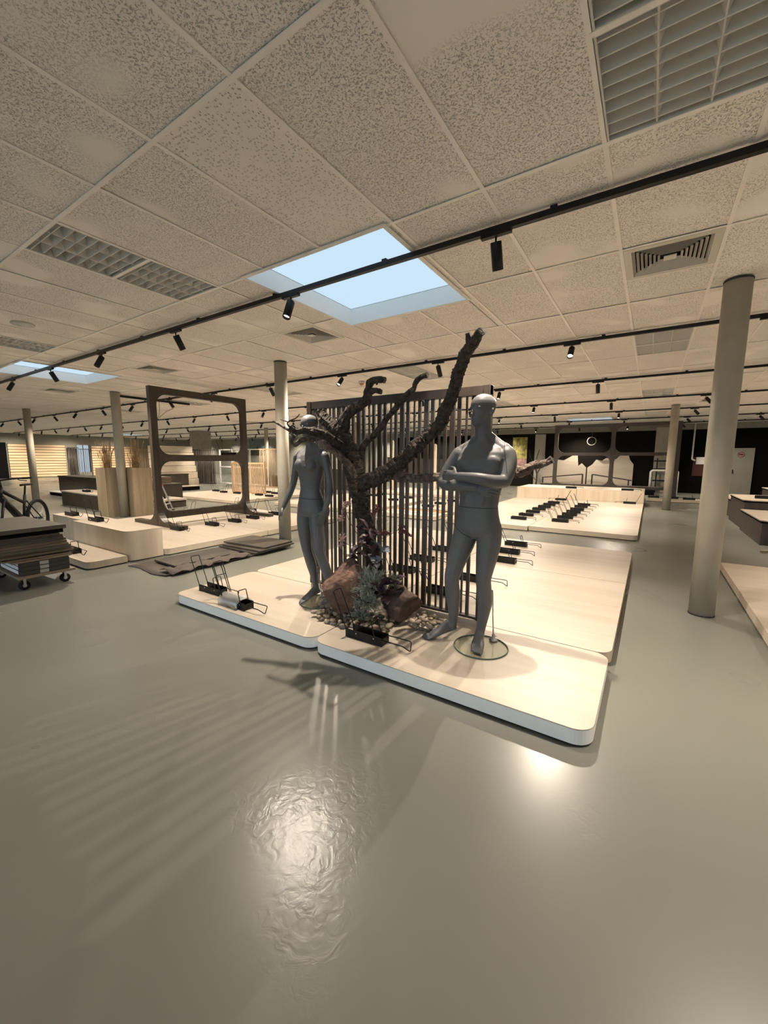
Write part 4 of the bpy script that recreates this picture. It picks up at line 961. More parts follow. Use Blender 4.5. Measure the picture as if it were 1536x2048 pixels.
spray('dusty pink blossom spray left of the trunk', [A(740, 1105, 2.66), A(722, 1080, 2.64), A(700, 1045, 2.62), A(690, 1020, 2.62)], [(A(692, 1008, 2.62), (-.3, 0, -.7), .10, 90), (A(702, 1003, 2.62), (-.5, 0, -.3), .07, 60), (A(686, 1035, 2.62), (-.5, 0, -.3), .06, 70)], 'pinkflower', 'blossom_spray')
spray('small pink blossom tassel hanging lower left of the trunk', [A(722, 1098, 2.64), A(705, 1092, 2.62), A(686, 1086, 2.62)], [(A(685, 1070, 2.62), (-.15, 0, -1), .12, 110)], 'pinkflower', 'blossom_spray')
spray('dark red blossom spray right of the trunk', [A(748, 1085, 2.72), A(775, 1072, 2.74), A(800, 1058, 2.76)], [(A(798, 1055, 2.76), (1, 0, -.5), .13, 130), (A(758, 1063, 2.74), (1, 0, -.08), .11, 110)], 'redflower', 'blossom_spray')
spray('upright dark red blossom beside the trunk, at hand height', [A(752, 1075, 2.74), A(754, 1040, 2.74)], [(A(752, 1030, 2.74), (.1, 0, 1), .08, 60)], 'redflower', 'blossom_spray')

# ------------------------------------------------------------------ tall brown frames
def gusset(r, seg=8):   # concave corner fillet in the first quadrant
    P = [(0, 0), (r, 0)]
    for i in range(1, seg+1):
        a = -PI/2-PI/2*i/seg; P.append((r+r*math.cos(a), r+r*math.sin(a)))
    return P
def frame(label, origin, axis, posts, rails, th, pw, rh, r, feet=True, mat='brown_h', foot_len=.88):
    """posts: positions along the frame; rails: (z0,z1); axis 'x' or 'y'"""
    t = thing('shelving_frame', label, 'frame', origin, 0 if axis == 'x' else PI/2, 'tall brown display frames')
    top = rails[-1][1]
    for p in posts: MB().box(p-pw/2, p+pw/2, -th/2, th/2, 0, top).build('post', 'brown', t, bevel=.003)
    for i in range(len(posts)-1):
        for z0, z1 in rails: MB().box(posts[i]+pw/2, posts[i+1]-pw/2, -th/2, th/2, z0, z1).build('rail', mat, t)
        for k in range(len(rails)-1):
            a, b, z0, z1 = posts[i]+pw/2, posts[i+1]-pw/2, rails[k][1], rails[k+1][0]
            for (cx, cz, sx, sz) in ((a, z0, 1, 1), (b, z0, -1, 1), (a, z1, 1, -1), (b, z1, -1, -1)):
                MB().prism_y([(cx+sx*u, cz+sz*v) for u, v in gusset(r)], -th/2+.001, th/2-.001).build('corner_gusset', mat, t)
    if feet:
        for p in posts:
            prof_ = [(-foot_len, 0), (foot_len, 0), (foot_len, .07)]
            for i in range(9):
                a = i/8*PI/2; prof_.append((th/2+.001+(.34)*(1-math.sin(a)), .07+.30*(1-math.cos(a))))
            for i in range(9):
                a = (8-i)/8*PI/2; prof_.append((-th/2-.001-(.34)*(1-math.sin(a)), .07+.30*(1-math.cos(a))))
            prof_.append((-foot_len, .07))
            MB().prism_x(prof_, p-pw/2+.004, p+pw/2-.004).build('foot', mat, t)
    return t
frame('tall brown open frame on the left platforms', (-8.1, 4.12, PT), 'y', (.065, 2.14), ((.13, .26), (1.27, 1.40), (2.57, 2.70)), .10, .13, .12, .22)
frame('far brown two-bay frame in front of the dark back wall', (-3.25, 17.6, 0), 'x', (0, 2.0, 4.0), ((.35, .45), (1.58, 1.70), (2.66, 2.78)), .10, .14, .12, .25, False)
# short arms on the left frame
stand('black bike stand lying on the middle rail of the brown frame', -8.15, 5.75, PT+1.402, rz=PI/2, group=None)

t = thing('hanging_cable', 'thin brown cable dangling from the second rail inside the brown frame', 'cable', atY(318, 803, 5.8)); off = Vector(t.location)
MB().tube([atY(x, y, 5.8)-off for x, y in ((318, 803), (319, 818), (318, 832), (312, 842), (322, 832), (334, 822), (347, 817))], .006, 6).build('wire', 'chip', t, True)
# ------------------------------------------------------------------ left area: planters, ladder, benches
def planter(label, x0, x1, y0, y1, h, seed):
    t = thing('oak_planter', label, 'planter', ((x0+x1)/2, (y0+y1)/2, 0)); hx, hy = (x1-x0)/2, (y1-y0)/2
    for s_ in (-1, 1):
        MB().box(-hx, -.002, s_*hy-.012, s_*hy+.012, 0, h).build('side_board', 'oak_v', t); MB().box(.002, hx, s_*hy-.012, s_*hy+.012, 0, h).build('side_board', 'oak_v', t)
        MB().box(s_*hx-.012, s_*hx+.012, -hy, hy, 0, h).build('side_board', 'oak_v', t)
    MB().box(-hx, hx, -hy, hy, h-.08, h-.06).build('soil', 'panel_dark', t)
    g = thing('dried_grass', label.replace('oak planter', 'dried grass rising from the oak planter'), 'dried grass', ((x0+x1)/2, (y0+y1)/2, h-.06)); rg = random.Random(seed); mb = MB()
    for k in range(120):
        p = Vector((rg.gauss(0, .05), rg.gauss(0, .05), 0)); d = Vector((rg.gauss(0, .12), rg.gauss(0, .12), 1)).normalized(); L = rg.uniform(.3, .72)
        pts = [p, p+d*L*.5, p+d*L+Vector((rg.gauss(0, .03), rg.gauss(0, .03), 0))]; mb.tube(pts, [.003, .003, .002], 3)
        if k % 3 == 0:
            q = pts[-1]; mb.tube([q, q+d*.04, q+d*.10], [.004, .010, .003], 4)
    o = mb.build('grass_blades', 'reed', g); o['kind'] = 'stuff'
planter('pale oak planter left of the column', -11.38, -10.86, 4.42, 4.72, 1.19, 3)
planter('pale oak planter right of the column', -11.0, -10.46, 4.83, 5.27, 1.19, 4)
t = thing('step_ladder', 'small aluminium step ladder with red cap', 'ladder', (-11.0, 5.72, 0), math.radians(-48))
top = .68
for sx in (-1, 1):
    MB().beam((sx*.20, -.26, 0), (sx*.14, -.03, top), .022, .045).build('front_rail', 'alu', t); MB().beam((sx*.19, .26, 0), (sx*.14, .03, top), .022, .035).build('rear_rail', 'alu', t)
    MB().box(sx*.20-.02, sx*.20+.02, -.29, -.23, 0, .03).build('rubber_foot', 'black_soft', t); MB().box(sx*.19-.02, sx*.19+.02, .23, .29, 0, .03).build('rubber_foot', 'black_soft', t)
for k in (1, 2): MB().box(-.19+.025*k, .19-.025*k, -.27+k*.075, -.19+k*.075, k*.2, k*.2+.025).build('step', 'alu', t)
MB().box(-.16, .16, -.06, .06, top, top+.03).build('cap', 'red', t); MB().beam((-.17, .2, .2), (.17, .2, .2), .02, .03).build('rear_brace', 'alu', t)
def bench(label, x0, x1, y0, y1, z, top='ply', body='brown', over=.02, name='display_bench', tt=.035, cat='bench', seams=1):
    t = thing(name, label, cat, (x0, y0, 0)); n = seams
    for i in range(n): MB().box((x1-x0)*i/n+.002, (x1-x0)*(i+1)/n-.002, 0, y1-y0, 0, z-tt).build('body_panel', body, t)
    MB().box(-over, x1-x0+over, -over, y1-y0+over, z-tt, z).build('top', top, t)
    return t
bench('long brown bench with pale top left of the planters', -14.95, -11.35, 4.84, 5.5, .43, seams=2)
bench('wide dark brown cabinet behind the bicycle', -19.3, -15.3, 6.2, 6.8, .72, top='brown', seams=3, cat='cabinet', name='cabinet')
MB_ = bench('low white-topped plinth in front of the dark cabinet', -19.2, -15.6, 5.85, 6.15, .14, top='white', body='wall_black')
bench('dark counter with a stand on top behind the long bench', -17.2, -15.05, 7.4, 8.0, .68, top='brown', seams=3, cat='counter', name='counter')
bench('dark brown counter behind the step ladder', -14.4, -12.6, 6.7, 7.3, .62, top='brown', seams=2, cat='counter', name='counter')
bench('low dark plinth with pale top behind the brown frame', -12.5, -11.45, 6.0, 6.72, .25, tt=.05)
bench('dark brown high-backed bench near the stepped shelves', -17.9, -17.4, 9.2, 10.4, .72, top='brown')
bench('pale plank bench in front of the high-backed bench', -17.3, -16.9, 8.6, 10.6, .2, body='wall_black')
stand('black bike stand on the low dark plinth behind the frame', -12.1, 6.2, .25)
stand('black bike stand on the pale bench top left of the planters', -13.9, 5.0, .43, tall=False)
stand('black bike stand on the dark counter behind the long bench', -15.9, 7.6, .68, tall=False)
t = thing('cardboard_box', 'flat brown cardboard box on the counter behind the ladder', 'box', (-13.4, 7.0, .62)); MB().box(-.35, .35, -.2, .2, 0, .2).build('carton', 'chip_pale', t, bevel=.004); MB().box(-.06, .06, -.2015, -.2005, .06, .14).build('shipping_label', 'paper', t)
MB().box(-.35, .35, -.03, .03, .2, .201).build('tape', 'chip', t)
# slat walls on the far left wall
def slat_wall(label, y0, y1, ztop, n):
    t = thing('slat_wall', label, 'slat wall', (XL+.02, y0, .05)); h = (ztop-.05)/n
    MB().box(0, .03, 0, y1-y0, 0, ztop-.05).build('backing', 'wall_black', t)
    for i in range(n): MB().box(.03, .055, .02, y1-y0-.02, i*h+.014, (i+1)*h-.020).build('plank', 'pine', t)
slat_wall('pale pine slat wall at the far left, behind the bicycle', 8.75, 11.9, 2.28, 12)
slat_wall('pale pine slat wall behind the oak planters', 13.5, 16.55, 2.28, 12)
def rods(label, p0, p1, h, n, mat, name='rod_screen', z=.0, rad=.02, seed=1, rail=True):
    p0, p1 = Vector(p0), Vector(p1); t = thing(name, label, 'screen', (*p0, z)); rg = random.Random(seed); d = p1-p0
    for i in range(n):
        q = d*((i+.5)/n+rg.uniform(-.25, .25)/n); MB().tube([(q.x, q.y, .02), (q.x+rg.uniform(-.02, .02), q.y, h)], rad*rg.uniform(.7, 1.2), 7).build('rod', mat, t, True)
    for zz in ((.02, h) if rail else ()): MB().beam((0, 0, zz), (d.x, d.y, zz), .05, .05).build('rail', mat, t)
rods('brown rod curtain left of the bright far window', (XL+.3, 11.95), (XL+.3, 12.6), 2.1, 12, 'umber', seed=2)
rods('rod curtain right of the far slat wall', (XL+.3, 16.7), (XL+.3, 19.5), 2.05, 26, 'pine_v', seed=3)
rods('bars in front of the bright far window', (XL+.25, 12.65), (XL+.25, 13.4), 2.0, 7, 'umber', seed=6, rad=.012)
rods('dark slat divider beyond the brown frame', (-21.3, 13.0), (-19.8, 13.4), 1.85, 24, 'umber', seed=4)
cr = thing('slat_crate', 'pale pine slat crate on the far platform seen past the brown frame', 'crate', (-13.75, 10.05, PT))
for (xa, xb) in ((0, .62), (.72, 1.85)):
    n = int((xb-xa)/.09)
    for i in range(n): MB().box(xa+i*.09+.01, xa+i*.09+.045, -.01, .01, .06, 1.1).build('slat', 'pine_v', cr)
    for z in (0, 1.1): MB().box(xa-.02, xb, -.03, .03, z, z+.06).build('rail', 'pine_v', cr)
    for x in (xa-.03, xb): MB().box(x, x+.04, -.035, .035, 0, 1.16).build('post', 'pine_v', cr)
t = thing('stepped_shelf', 'pale stepped plywood shelf unit beyond the brown frame', 'shelf', (-21.0, 10.6, 0))
for i in range(6): MB().box(-.1-i*.02, .55-i*.09, 0, 2.2, i*.34, i*.34+.32).build('step_board', 'ply_y', t, bevel=.01)
t = thing('metal_partition', 'white metal framed glass partition in the far middle', 'partition', (-20.4, 14.1, 0))
for x in (0, 1.1, 1.25, 2.6, 4.0): MB().box(x, x+.06, -.03, .03, 0, 1.9).build('post', 'white', t)
for z in (0, .9, 1.84): MB().box(0, 4.06, -.025, .025, z, z+.06).build('rail', 'white', t)
for x in (.06, 1.31, 2.66): MB().box(x, x+1.0, -.004, .004, .06, 1.84).build('glass_pane', 'pane', t)
t = thing('pier', 'square grey concrete pier far behind the brown frame', 'pier', (-22.3, 14.2, 0)); MB().box(-.42, .42, -.42, .42, 0, HC-.004).build('pier_shaft', 'concrete', t, bevel=.01)
t = thing('cardboard_box', 'brown carton beside the far cream column', 'box', (-15.9, 14.4, 0)); MB().box(-.28, .28, -.25, .25, 0, .55).build('carton', 'chip', t, bevel=.004); MB().box(-.28, .28, -.03, .03, .55, .551).build('tape', 'chip_pale', t)
rods('tall pine rods near the far cream column', (-16.2, 13.4), (-15.0, 13.6), 1.85, 14, 'pine_v', seed=8)
# behind the slat screen
bench('dark brown cabinet glimpsed through the screen slats', -12.3, -11.1, 14.3, 14.9, .94, top='brown', seams=2, cat='cabinet', name='cabinet')
bench('tall dark cabinet row against the back wall behind the screen', -13.5, -7.0, 20.9, 21.6, 1.5, top='wall_black', seams=5, cat='cabinet', name='cabinet')
t = thing('plywood_arch', 'narrow pale plywood post with rounded foot seen through the screen', 'post', (-7.6, 15.4, PT)); MB().prism_y(rrect(-.09, .09, 0, 1.95, .08), -.03, .03).build('board', 'ply_v', t)
t = thing('plywood_arch', 'second pale plywood post seen through the left of the screen', 'post', (-9.2, 14.6, PT)); MB().prism_y(rrect(-.09, .09, 0, 2.1, .08), -.03, .03).build('board', 'ply_v', t)
for i, (m_, dz, w_, lab) in enumerate((('ply', 0, .62, 'bottom pale board of the flat stack behind the screen'), ('orange', .012, .34, 'orange board lying on the flat stack behind the screen'), ('chip_pale', .024, .25, 'narrow tan board on top of the flat stack behind the screen'))):
    t = thing('loose_board', lab, 'board', (-5.0+.05*i, 9.1+.12*i, PT+dz), .06*i); MB().box(-.7, .7, -w_/2, w_/2, 0, .012).build('board', m_, t)

# ------------------------------------------------------------------ back wall dressing
def wp(nm_, x0, x1, z0, z1, mat, d=.02): return MB().box(x0, x1, YB-d, YB-.001, z0, z1).build(nm_, mat, wb)
wp('grey_panel', XL, -13.6, 0, HC, 'wall_grey'); wp('white_pilaster', -5.05, -4.55, 0, 2.68, 'offwhite', .12); wp('white_pilaster', .09, .84, 0, 2.85, 'offwhite', .12)
wp('bulkhead', -13.5, XR, 2.72, HC, 'wall_grey', .06); wp('black_panel', 1.05, XR, 0, 2.72, 'wall_black')
t = thing('mural', 'blue-grey mural of black mountain silhouettes on the far wall', 'mural', (-27.6, YB-.03, 1.6)); MB().box(0, 2.4, -.01, 0, 0, 1.3).build('sky_panel', 'mural_sky', t)
MB().prism_y([(0, 0), (2.4, 0), (2.4, .35), (2.1, .5), (1.9, .42), (1.6, .62), (1.35, .5), (1.0, .68), (.75, .55), (.5, .62), (.25, .45), (0, .5)], -.016, -.01).build('mountains', 'mural_dark', t)
t = thing('wall_poster', 'yellow green and pink landscape poster left of the white pilaster', 'poster', (-6.2, YB-.03, .9)); MB().box(0, .75, -.012, 0, .55, 1.66).build('leaves_print', 'poster', t); MB().box(0, .75, -.012, 0, 0, .55).build('heath_print', 'poster2', t); MB().box(-.03, .78, -.008, 0, -.03, 1.69).build('frame', 'wall_black', t)
def panel(label, poly, x, y, mat='ply', th=.02):
    t = thing('cutout_panel', label, 'panel', (x, y, 0)); MB().prism_y(poly, -th/2, th/2).build('board', mat, t)
panel('white mountain-shaped panel left of the far frame\'s middle post', [(0, 0), (1.95, 0), (1.95, 1.05), (1.75, 1.25), (1.6, 1.12), (1.55, 1.62), (1.35, 1.62), (.95, 1.38), (.6, 1.42), (.5, 1.48), (.42, 1.5), (.3, 1.28), (.2, 1.4), (0, 1.3)], -4.5, 21.3)
panel('white mountain-shaped panel right of the far frame\'s middle post', [(0, 0), (1.85, 0), (1.85, 1.22), (1.7, 1.42), (1.62, 1.68), (1.4, 1.72), (1.15, 1.45), (.75, 1.5), (.6, 1.38), (.35, 1.42), (.2, 1.2), (0, 1.05)], -2.5, 21.3)
t = thing('railing', 'dark brown bike railing before the white mountain panels', 'railing', (-4.4, 20.8, 0))
for x, z in ((0, .55), (1.75, .75), (2.15, .75), (3.6, .55)): MB().box(x, x+.06, -.03, .03, 0, z).build('post', 'umber', t)
MB().beam((0, 0, .55), (1.78, 0, .75), .05, .05).build('rail', 'umber', t); MB().beam((2.18, 0, .75), (3.75, 0, .52), .05, .05).build('rail', 'umber', t)
for i, x in enumerate((-3.9, -2.9, -1.4)): stand('tiny dark bike stand by the brown railing, %s from left' % ORD[i+1], x, 20.4, 0, tall=i == 2, group='stands by the railing')
t = thing('far_counter', 'dark low counter strip in front of the white mountain panels', 'counter', (-4.2, 19.6, 0)); MB().box(0, 4.4, 0, .5, 0, .3).build('body', 'wall_black', t); MB().box(-.02, 4.42, -.02, .52, .3, .33).build('top', 'brown', t)
t = thing('ring_lamp', 'thin ring hanging on a wire before the dark wall', 'ring', (-2.35, 20.9, 2.26)); MB().tube([(.18*math.cos(a*PI/16), 0, .18*math.sin(a*PI/16)) for a in range(32)], .018, 8, True).build('ring', 'concrete', t, True); MB().tube([(0, 0, .18), (0, 0, HC-2.26)], .004, 5).build('wire', 'concrete', t)
t = thing('pipe_barrier', 'white rounded pipe barrier beside the thin far column', 'barrier', (.02, 20.9, 0)); MB().tube(fillet([(0, 0, 0), (0, 0, .98), (.95, 0, .98), (.95, 0, 0)], .12), .045, 10).build('pipe', 'white', t, True)
t = thing('clothes_rack', 'dark bike repair rack behind the white pipe barrier', 'rack', (.2, 21.35, 0))
for x in (0, .5): MB().box(x, x+.05, -.03, .03, 0, 1.5).build('post', 'black', t)
for z in (.5, 1.0, 1.35): MB().box(-.1, .65, -.02, .02, z, z+.06).build('bar', 'black', t)
t = thing('drain_pipe', 'thin white pipe running down the dark wall', 'pipe', (1.45, YB-.13, 1.45)); MB().tube(fillet([(0, 0, HC-1.46), (0, 0, 0), (.12, 0, -.04)], .05), .03, 8).build('pipe', 'white', t, True)
t = thing('wall_notice', 'white sheet pinned on a dark red board', 'notice', (1.6, YB-.03, .75)); MB().box(-.1, .5, -.008, 0, 0, .8).build('red_board', pm('dark_red_board', (.05, .008, .006), .6), t); MB().box(0, .35, -.014, -.009, .5, .8).build('sheet', 'paper', t)
t = thing('door_panel', 'pale grey service door with round prohibition sign', 'door', (2.75, YB-.03, 0)); MB().box(0, .7, -.03, 0, 0, 1.92).build('leaf', 'wall_grey', t); MB().box(.06, .08, -.06, -.03, .9, 1.05).build('handle', 'black', t)
MB().tube([(.28+.10*math.cos(a*PI/12), -.036, 1.66+.10*math.sin(a*PI/12)) for a in range(24)], .010, 5, True).build('sign_ring', 'red', t); MB().beam((.21, -.036, 1.73), (.35, -.036, 1.59), .012, .012).build('sign_bar', 'red', t); MB().box(.22, .34, -.034, -.031, 1.64, 1.68).build('sign_symbol', 'black', t)
sg = thing('shield_sign', 'black shield-shaped sign on a pole by the right column', 'sign', (1.75, 15.6, 0)); MB().tube([(0, 0, 0), (0, 0, 1.1)], .02, 8).build('pole', 'black', sg); MB().prism_y([(-.10, .95+.28), (.10, .95+.28), (.10, 1.02), (0, .9), (-.10, 1.02)], -.012, .012).build('shield', 'black', sg); MB().prism_y([(-.06, 1.19), (.06, 1.19), (.06, 1.04), (0, .97), (-.06, 1.04)], -.014, -.0125).build('shield_mark', 'wall_grey', sg)
# small tree by the white pilaster
root = thing('bare_sapling', 'small bare branchy sapling before the white pilaster', 'tree', (-4.75, 21.0, 0)); off = Vector((0, 0, 0))
for i, pts in enumerate((((0, 0, 0, .04), (.05, 0, .6, .035), (-.05, 0, 1.2, .03), (.1, 0, 1.9, .012)), ((-.03, 0, 1.1, .025), (-.3, 0, 1.5, .018), (-.38, 0, 1.9, .01)), ((.03, 0, .7, .025), (.28, 0, 1.2, .018), (.30, 0, 1.7, .008)), ((0, 0, .4, .02), (-.25, 0, .7, .015), (-.3, 0, 1.0, .008)))):
    branch([(Vector(p[:3]), p[3]) for p in pts], root, off, 'trunk' if i == 0 else 'branch', 'bark', step=.06, n=8, seed=30+i, knots=.03)
# ------------------------------------------------------------------ right counters
def counter(label, x0, x1, y0, y1, z):
    t = thing('display_counter', label, 'counter', (x0, y0, 0), 0, 'dark counters with pale tops'); wx, wy = x1-x0, y1-y0
    MB().box(0, wx, 0, wy, 0, z-.05).build('body', 'brown', t); MB().box(-.015, wx, -.015, wy, z-.05, z-.018).build('edge_band', 'wall_black', t)
    c = .12; MB().prism([(c-.02, -.02), (wx, -.02), (wx, wy), (-.02, wy), (-.02, c-.02)], z-.018, z).build('top', 'ply', t)
counter('nearest dark counter with pale top at the right edge', 1.66, 4.2, 9.2, 11.1, .43)
counter('taller dark counter with pale top at the right edge', 1.70, 4.2, 11.13, 12.9, .62)
counter('third dark counter with pale top, beyond the right column', 1.78, 4.4, 13.4, 15.2, .46)
counter('fourth small pale-topped counter far at the right edge', 2.9, 5.4, 15.3, 16.6, .62)
for i, (x, y, z, lab) in enumerate(((2.05, 9.9, .43, 'on the nearest right counter'), (1.95, 11.7, .62, 'on the taller right counter, left'), (2.5, 12.1, .62, 'on the taller right counter, right'), (2.2, 14.0, .46, 'on the third right counter'), (3.2, 16.2, .62, 'on the fourth right counter'))):
    stand('black bike stand '+lab, x, y, z, tall=i in (0, 2))
t = thing('stump_table', 'brown rounded stump standing before the nearest right counter', 'stump', (1.98, 8.75, 0)); mb = MB(); mb.loft([[(r*math.cos(2*PI*i/20)*(1+.05*math.sin(3*i)), r*math.sin(2*PI*i/20), z) for i in range(20)] for z, r in ((0, .20), (.05, .22), (.2, .20), (.38, .17), (.42, .14))]); mb.build('stump_body', 'bark', t, True)
tag(thing('offcut', '', '', (1.55, 8.45, 0)), 'pale wood offcut lying by the stump', 'offcut'); o = bpy.data.objects['offcut']; MB().beam((0, 0, .02), (.18, .06, .03), .05, .04).build('piece', 'chip_pale', o)

# ------------------------------------------------------------------ blanket with dark panels
def sheet(name, poly_rows, th, mat, parent):
    v = [p for r in poly_rows for p in r]; n = len(poly_rows[0]); f = []
    for i in range(len(poly_rows)-1):
        for j in range(n-1): a = i*n+j; f.append((a, a+1, a+n+1, a+n))
    o = MB().add(v, f).build(name, mat, parent, True); m = o.modifiers.new('s', 'SOLIDIFY'); m.thickness = th; m.offset = 1; return o
bl = thing('felt_blanket', 'taupe felt blanket spread on the floor left of the platform', 'blanket', (-5.2, 3.3, 0)); rows = []; rg = random.Random(2)
for i in range(15):
    y = -.78+i*1.60/14; r_ = []
    for j in range(12):
        x = -.55+j*1.0/11+.10*(y+.7)*.2; z = .004+.010*max(0, noise.noise(Vector((x*4, y*4, 1))))+(.05*max(0, noise.noise(Vector((x*6, y*7, 4)))) if j > 8 else 0)
        if j == 11: x -= .10; z += .022
        r_.append((x, y+.04*noise.noise(Vector((x*5, y*2, 9))), z))
    rows.append(r_)
sheet('blanket_sheet', rows, .006, 'cloth', bl)
rows = [[(.12+.30*k/5+.02*math.sin(i), -.72+.085*i+.03*math.sin(i*1.7), .042+.02*math.sin(i*2.1+k)+(.012 if k in (2, 3) else 0)) for k in range(6)] for i in range(15)]
sheet('folded_flap', rows, .006, 'cloth', bl)
for i, (x0, x1, y0, y1, z, lab) in enumerate(((-5.60, -5.05, 2.78, 3.75, .03, 'thin dark olive board lying on the blanket'), (-5.66, -4.78, 3.82, 4.52, .03, 'lowest dark board of the stack beside the column'), (-5.62, -4.74, 3.86, 4.56, .058, 'middle dark board of the stack beside the column'), (-5.70, -4.78, 3.95, 4.55, .086, 'top dark board of the stack beside the column'))):
    t = thing('dark_board', lab, 'board', ((x0+x1)/2, (y0+y1)/2, z-.0), .03*(i-1), 'dark boards on the blanket'); MB().box(-(x1-x0)/2, (x1-x0)/2, -(y1-y0)/2, (y1-y0)/2, 0, .024).build('board', 'panel_dark', t, bevel=.002)

# ------------------------------------------------------------------ trolley with boards
t = thing('flat_trolley', 'low wooden flatbed trolley on castors at the left edge', 'trolley', (-6.05, 1.36, 0))
MB().box(-.50, .50, -.02, .50, .14, .165).build('deck', 'chip_pale', t)
for cx, cy in ((.40, .05), (.40, .42), (-.40, .05), (-.40, .42)):
    w_ = MB().tube([(cx-.018, cy, .05), (cx+.018, cy, .05)], .05, 18).build('castor_wheel', 'black_soft', t, True); MB().tube([(cx-.021, cy, .05), (cx+.021, cy, .05)], .02, 10).build('hub', 'alu', w_)
    MB().box(cx-.03, cx-.025, cy-.012, cy+.012, .04, .125).box(cx+.025, cx+.03, cy-.012, cy+.012, .04, .125).box(cx-.035, cx+.035, cy-.04, cy+.04, .125, .14).build('castor_fork', 'alu', t)
MB().add([(.3, .2, .139), (.5, .35, .139), (.5, .2, .139), (.48, .3, .07)], [(0, 1, 3), (1, 2, 3), (2, 0, 3)]).build('hanging_paper', 'paper', t)
rg = random.Random(12)
def board(lab, x0, x1, y0, y1, z0, z1, mat, rot=0, name='stacked_board'):
    t = thing(name, lab, 'board', ((x0+x1)/2, (y0+y1)/2, z0), rot, 'boards stacked on the trolley'); MB().box(-(x1-x0)/2, (x1-x0)/2, -(y1-y0)/2, (y1-y0)/2, 0, z1-z0).build('board', mat, t, bevel=.002)
for i in range(3):
    q = thing('black_carton', 'flat black carton on the trolley deck, %s from the bottom' % ORD[i+1], 'carton', (-6.0, 1.60, .166+i*.048), rg.uniform(-.02, .02), 'black cartons on the trolley'); MB().box(-.42, .42, -.215, .215, 0, .046).build('carton', 'blackbox', q, bevel=.003); MB().box(.4205, .4215, -.06, .02, .004, .042).build('tape_patch', 'wrap', q); MB().box(-.30, .30, -.2165, -.2155, .004, .042).build('white_end', 'white', q)
board('lowest pale board on the black cartons', -6.55, -5.58, 1.30, 1.84, .312, .332, 'chip_pale', .02); board('pale board with a split end, second above the cartons', -6.5, -5.6, 1.26, 1.86, .334, .352, 'chip_pale', -.03); board('third pale board above the cartons', -6.6, -5.62, 1.28, 1.84, .354, .372, 'chip', .01)
z = .374
for i in range(6):
    th = rg.choice((.022, .026, .03)); board('raw brown edged board in the middle of the trolley stack, %s from the bottom' % ORD[i+1], -6.9, -5.56+rg.uniform(-.03, .03), .75, 1.86-i*.012, z, z+th, ('chip', 'chip', 'panel_dark')[i % 3], rg.uniform(-.02, .02)); z += th+.001
for i in range(3):
    board('taupe panel on the upper trolley stack, %s from the bottom' % ORD[i+1], -6.6, -5.6, .85, 1.80-.02*i, z, z+.02, 'brown', rg.uniform(-.03, .03)); z += .021
for i in range(2):
    board('thick dark top panel of the trolley stack, %s' % ('lower' if i == 0 else 'uppermost'), -6.75, -5.57-.05*(1-i), .6, 1.80, z, z+.045, 'panel_dark' if i else 'wall_black', .04*i); z += .046

# ------------------------------------------------------------------ bicycle
bk = thing('bicycle', 'black mountain bike parked behind the board trolley', 'bicycle', (-9.22, 2.60, 0), math.atan2(-.66, .75))
def wheel(x, yaw, parent):
    R_ = Matrix.Rotation(yaw, 3, 'Z'); w_ = lambda r, a: Vector((x, 0, .35))+R_ @ Vector((r*math.cos(a), 0, r*math.sin(a)))
    tr = MB().tube([w_(.325, a*PI/24) for a in range(48)], .028, 10, True).build('tyre', 'black_soft', parent, True)
    MB().tube([w_(.295, a*PI/24) for a in range(48)], .012, 6, True).build('rim', 'black', tr, True); ax = R_ @ Vector((0, .05, 0)); c = Vector((x, 0, .35))
    MB().tube([c-ax, c+ax], .022, 10).build('hub', 'black', tr, True); mb = MB()
    for k in range(24): mb.tube([c+(ax*.6 if k % 2 else ax*-.6), w_(.29, k*PI/12)], .0016, 3)
    mb.build('spokes', 'alu', tr); MB().tube([w_(.09, a*PI/10)+ax*.7 for a in range(20)], .008, 4, True).build('brake_disc', 'alu', tr)
wheel(0, 0, bk); wheel(1.16, .55, bk)
Bm = lambda pts, r, nm_, mat='black': MB().tube(pts, r, 10).build(nm_, mat, bk, True)
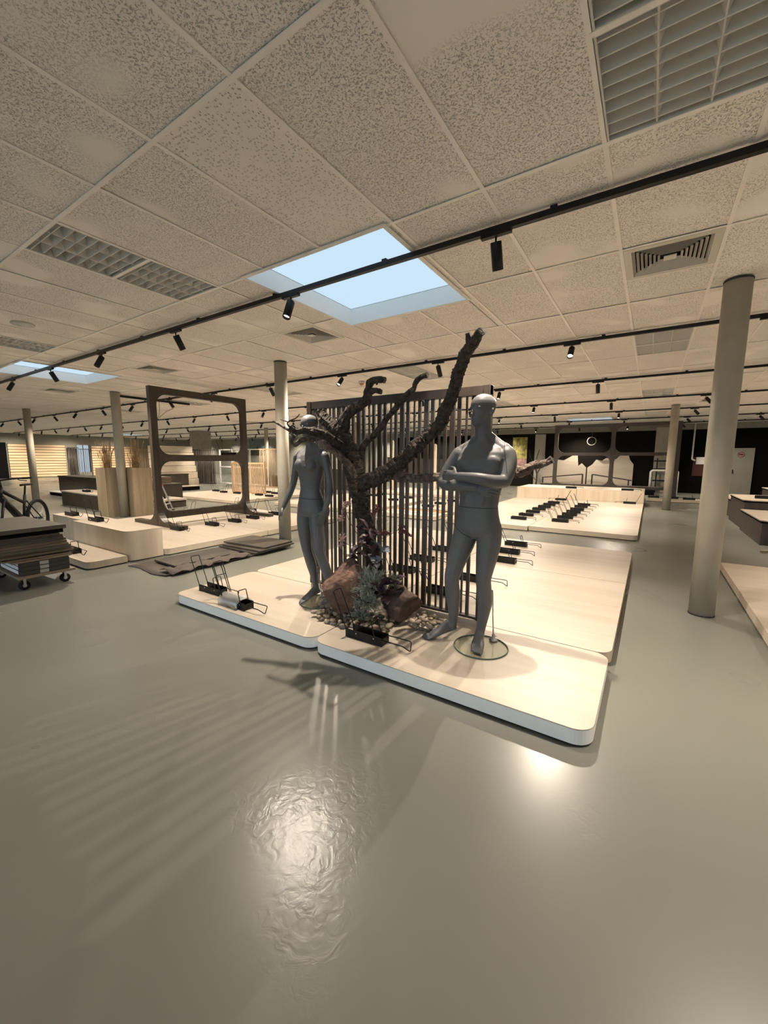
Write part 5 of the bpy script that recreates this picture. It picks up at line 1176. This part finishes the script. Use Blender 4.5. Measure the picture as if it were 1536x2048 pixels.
Bm([(.98, 0, .82), (.46, 0, .36)], [.045, .06], 'down_tube'); Bm([(.95, 0, .92), (.40, 0, .68)], [.028, .026], 'top_tube'); Bm([(.44, 0, .33), (.33, 0, .80)], .022, 'seat_tube'); Bm([(.98, 0, .80), (.94, 0, .97)], .028, 'head_tube')
for s_ in (-1, 1):
    Bm([(0, s_*.06, .35), (.44, s_*.04, .33)], .012, 'chain_stay'); Bm([(0, s_*.06, .35), (.36, s_*.03, .70)], .010, 'seat_stay'); Bm([(1.16, s_*.06, .35), (1.0, s_*.055, .78)], .018, 'fork_leg')
Bm([(.33, 0, .80), (.29, 0, .95)], .014, 'seat_post'); MB().loft([[Vector((.15+.28*f, w_*math.cos(2*PI*i/12), .97+.018*math.sin(2*PI*i/12))) for i in range(12)] for f, w_ in ((0, .05), (.25, .075), (.5, .045), (.9, .022), (1, .01))]).build('saddle', 'black_soft', bk, True)
Bm([(.94, 0, .97), (.96, 0, 1.08)], .02, 'stem'); hb = Matrix.Rotation(.35, 3, 'Z')
Bm([Vector((.95, 0, 1.08))+hb @ Vector(p) for p in ((-.05, -.37, .03), (.0, -.15, .02), (.03, 0, 0), (.0, .15, .02), (-.05, .37, .03))], .013, 'handlebar')
for s_ in (-1, 1): Bm([Vector((.95, 0, 1.08))+hb @ Vector(p) for p in ((-.05, s_*.38, .03), (-.03, s_*.26, .026))], .017, 'grip', 'black_soft'); Bm([Vector((.95, 0, 1.08))+hb @ Vector(p) for p in ((.0, s_*.2, .02), (.04, s_*.24, .0), (.05, s_*.33, -.01))], .006, 'brake_lever')
Bm([(.44, -.02, .33), (.44, .09, .33)], .04, 'crank_hub'); Bm([(.44, .09, .33), (.58, .10, .24)], .010, 'crank_arm'); Bm([(.44, -.07, .33), (.30, -.08, .42)], .010, 'crank_arm'); MB().box(.54, .63, .10, .19, .225, .25).build('pedal', 'black_soft', bk); MB().box(.26, .35, -.17, -.08, .41, .43).build('pedal', 'black_soft', bk)
MB().tube([(.44+.085*math.cos(a*PI/12), .075, .33+.085*math.sin(a*PI/12)) for a in range(24)], .006, 5, True).build('chainring', 'alu', bk)
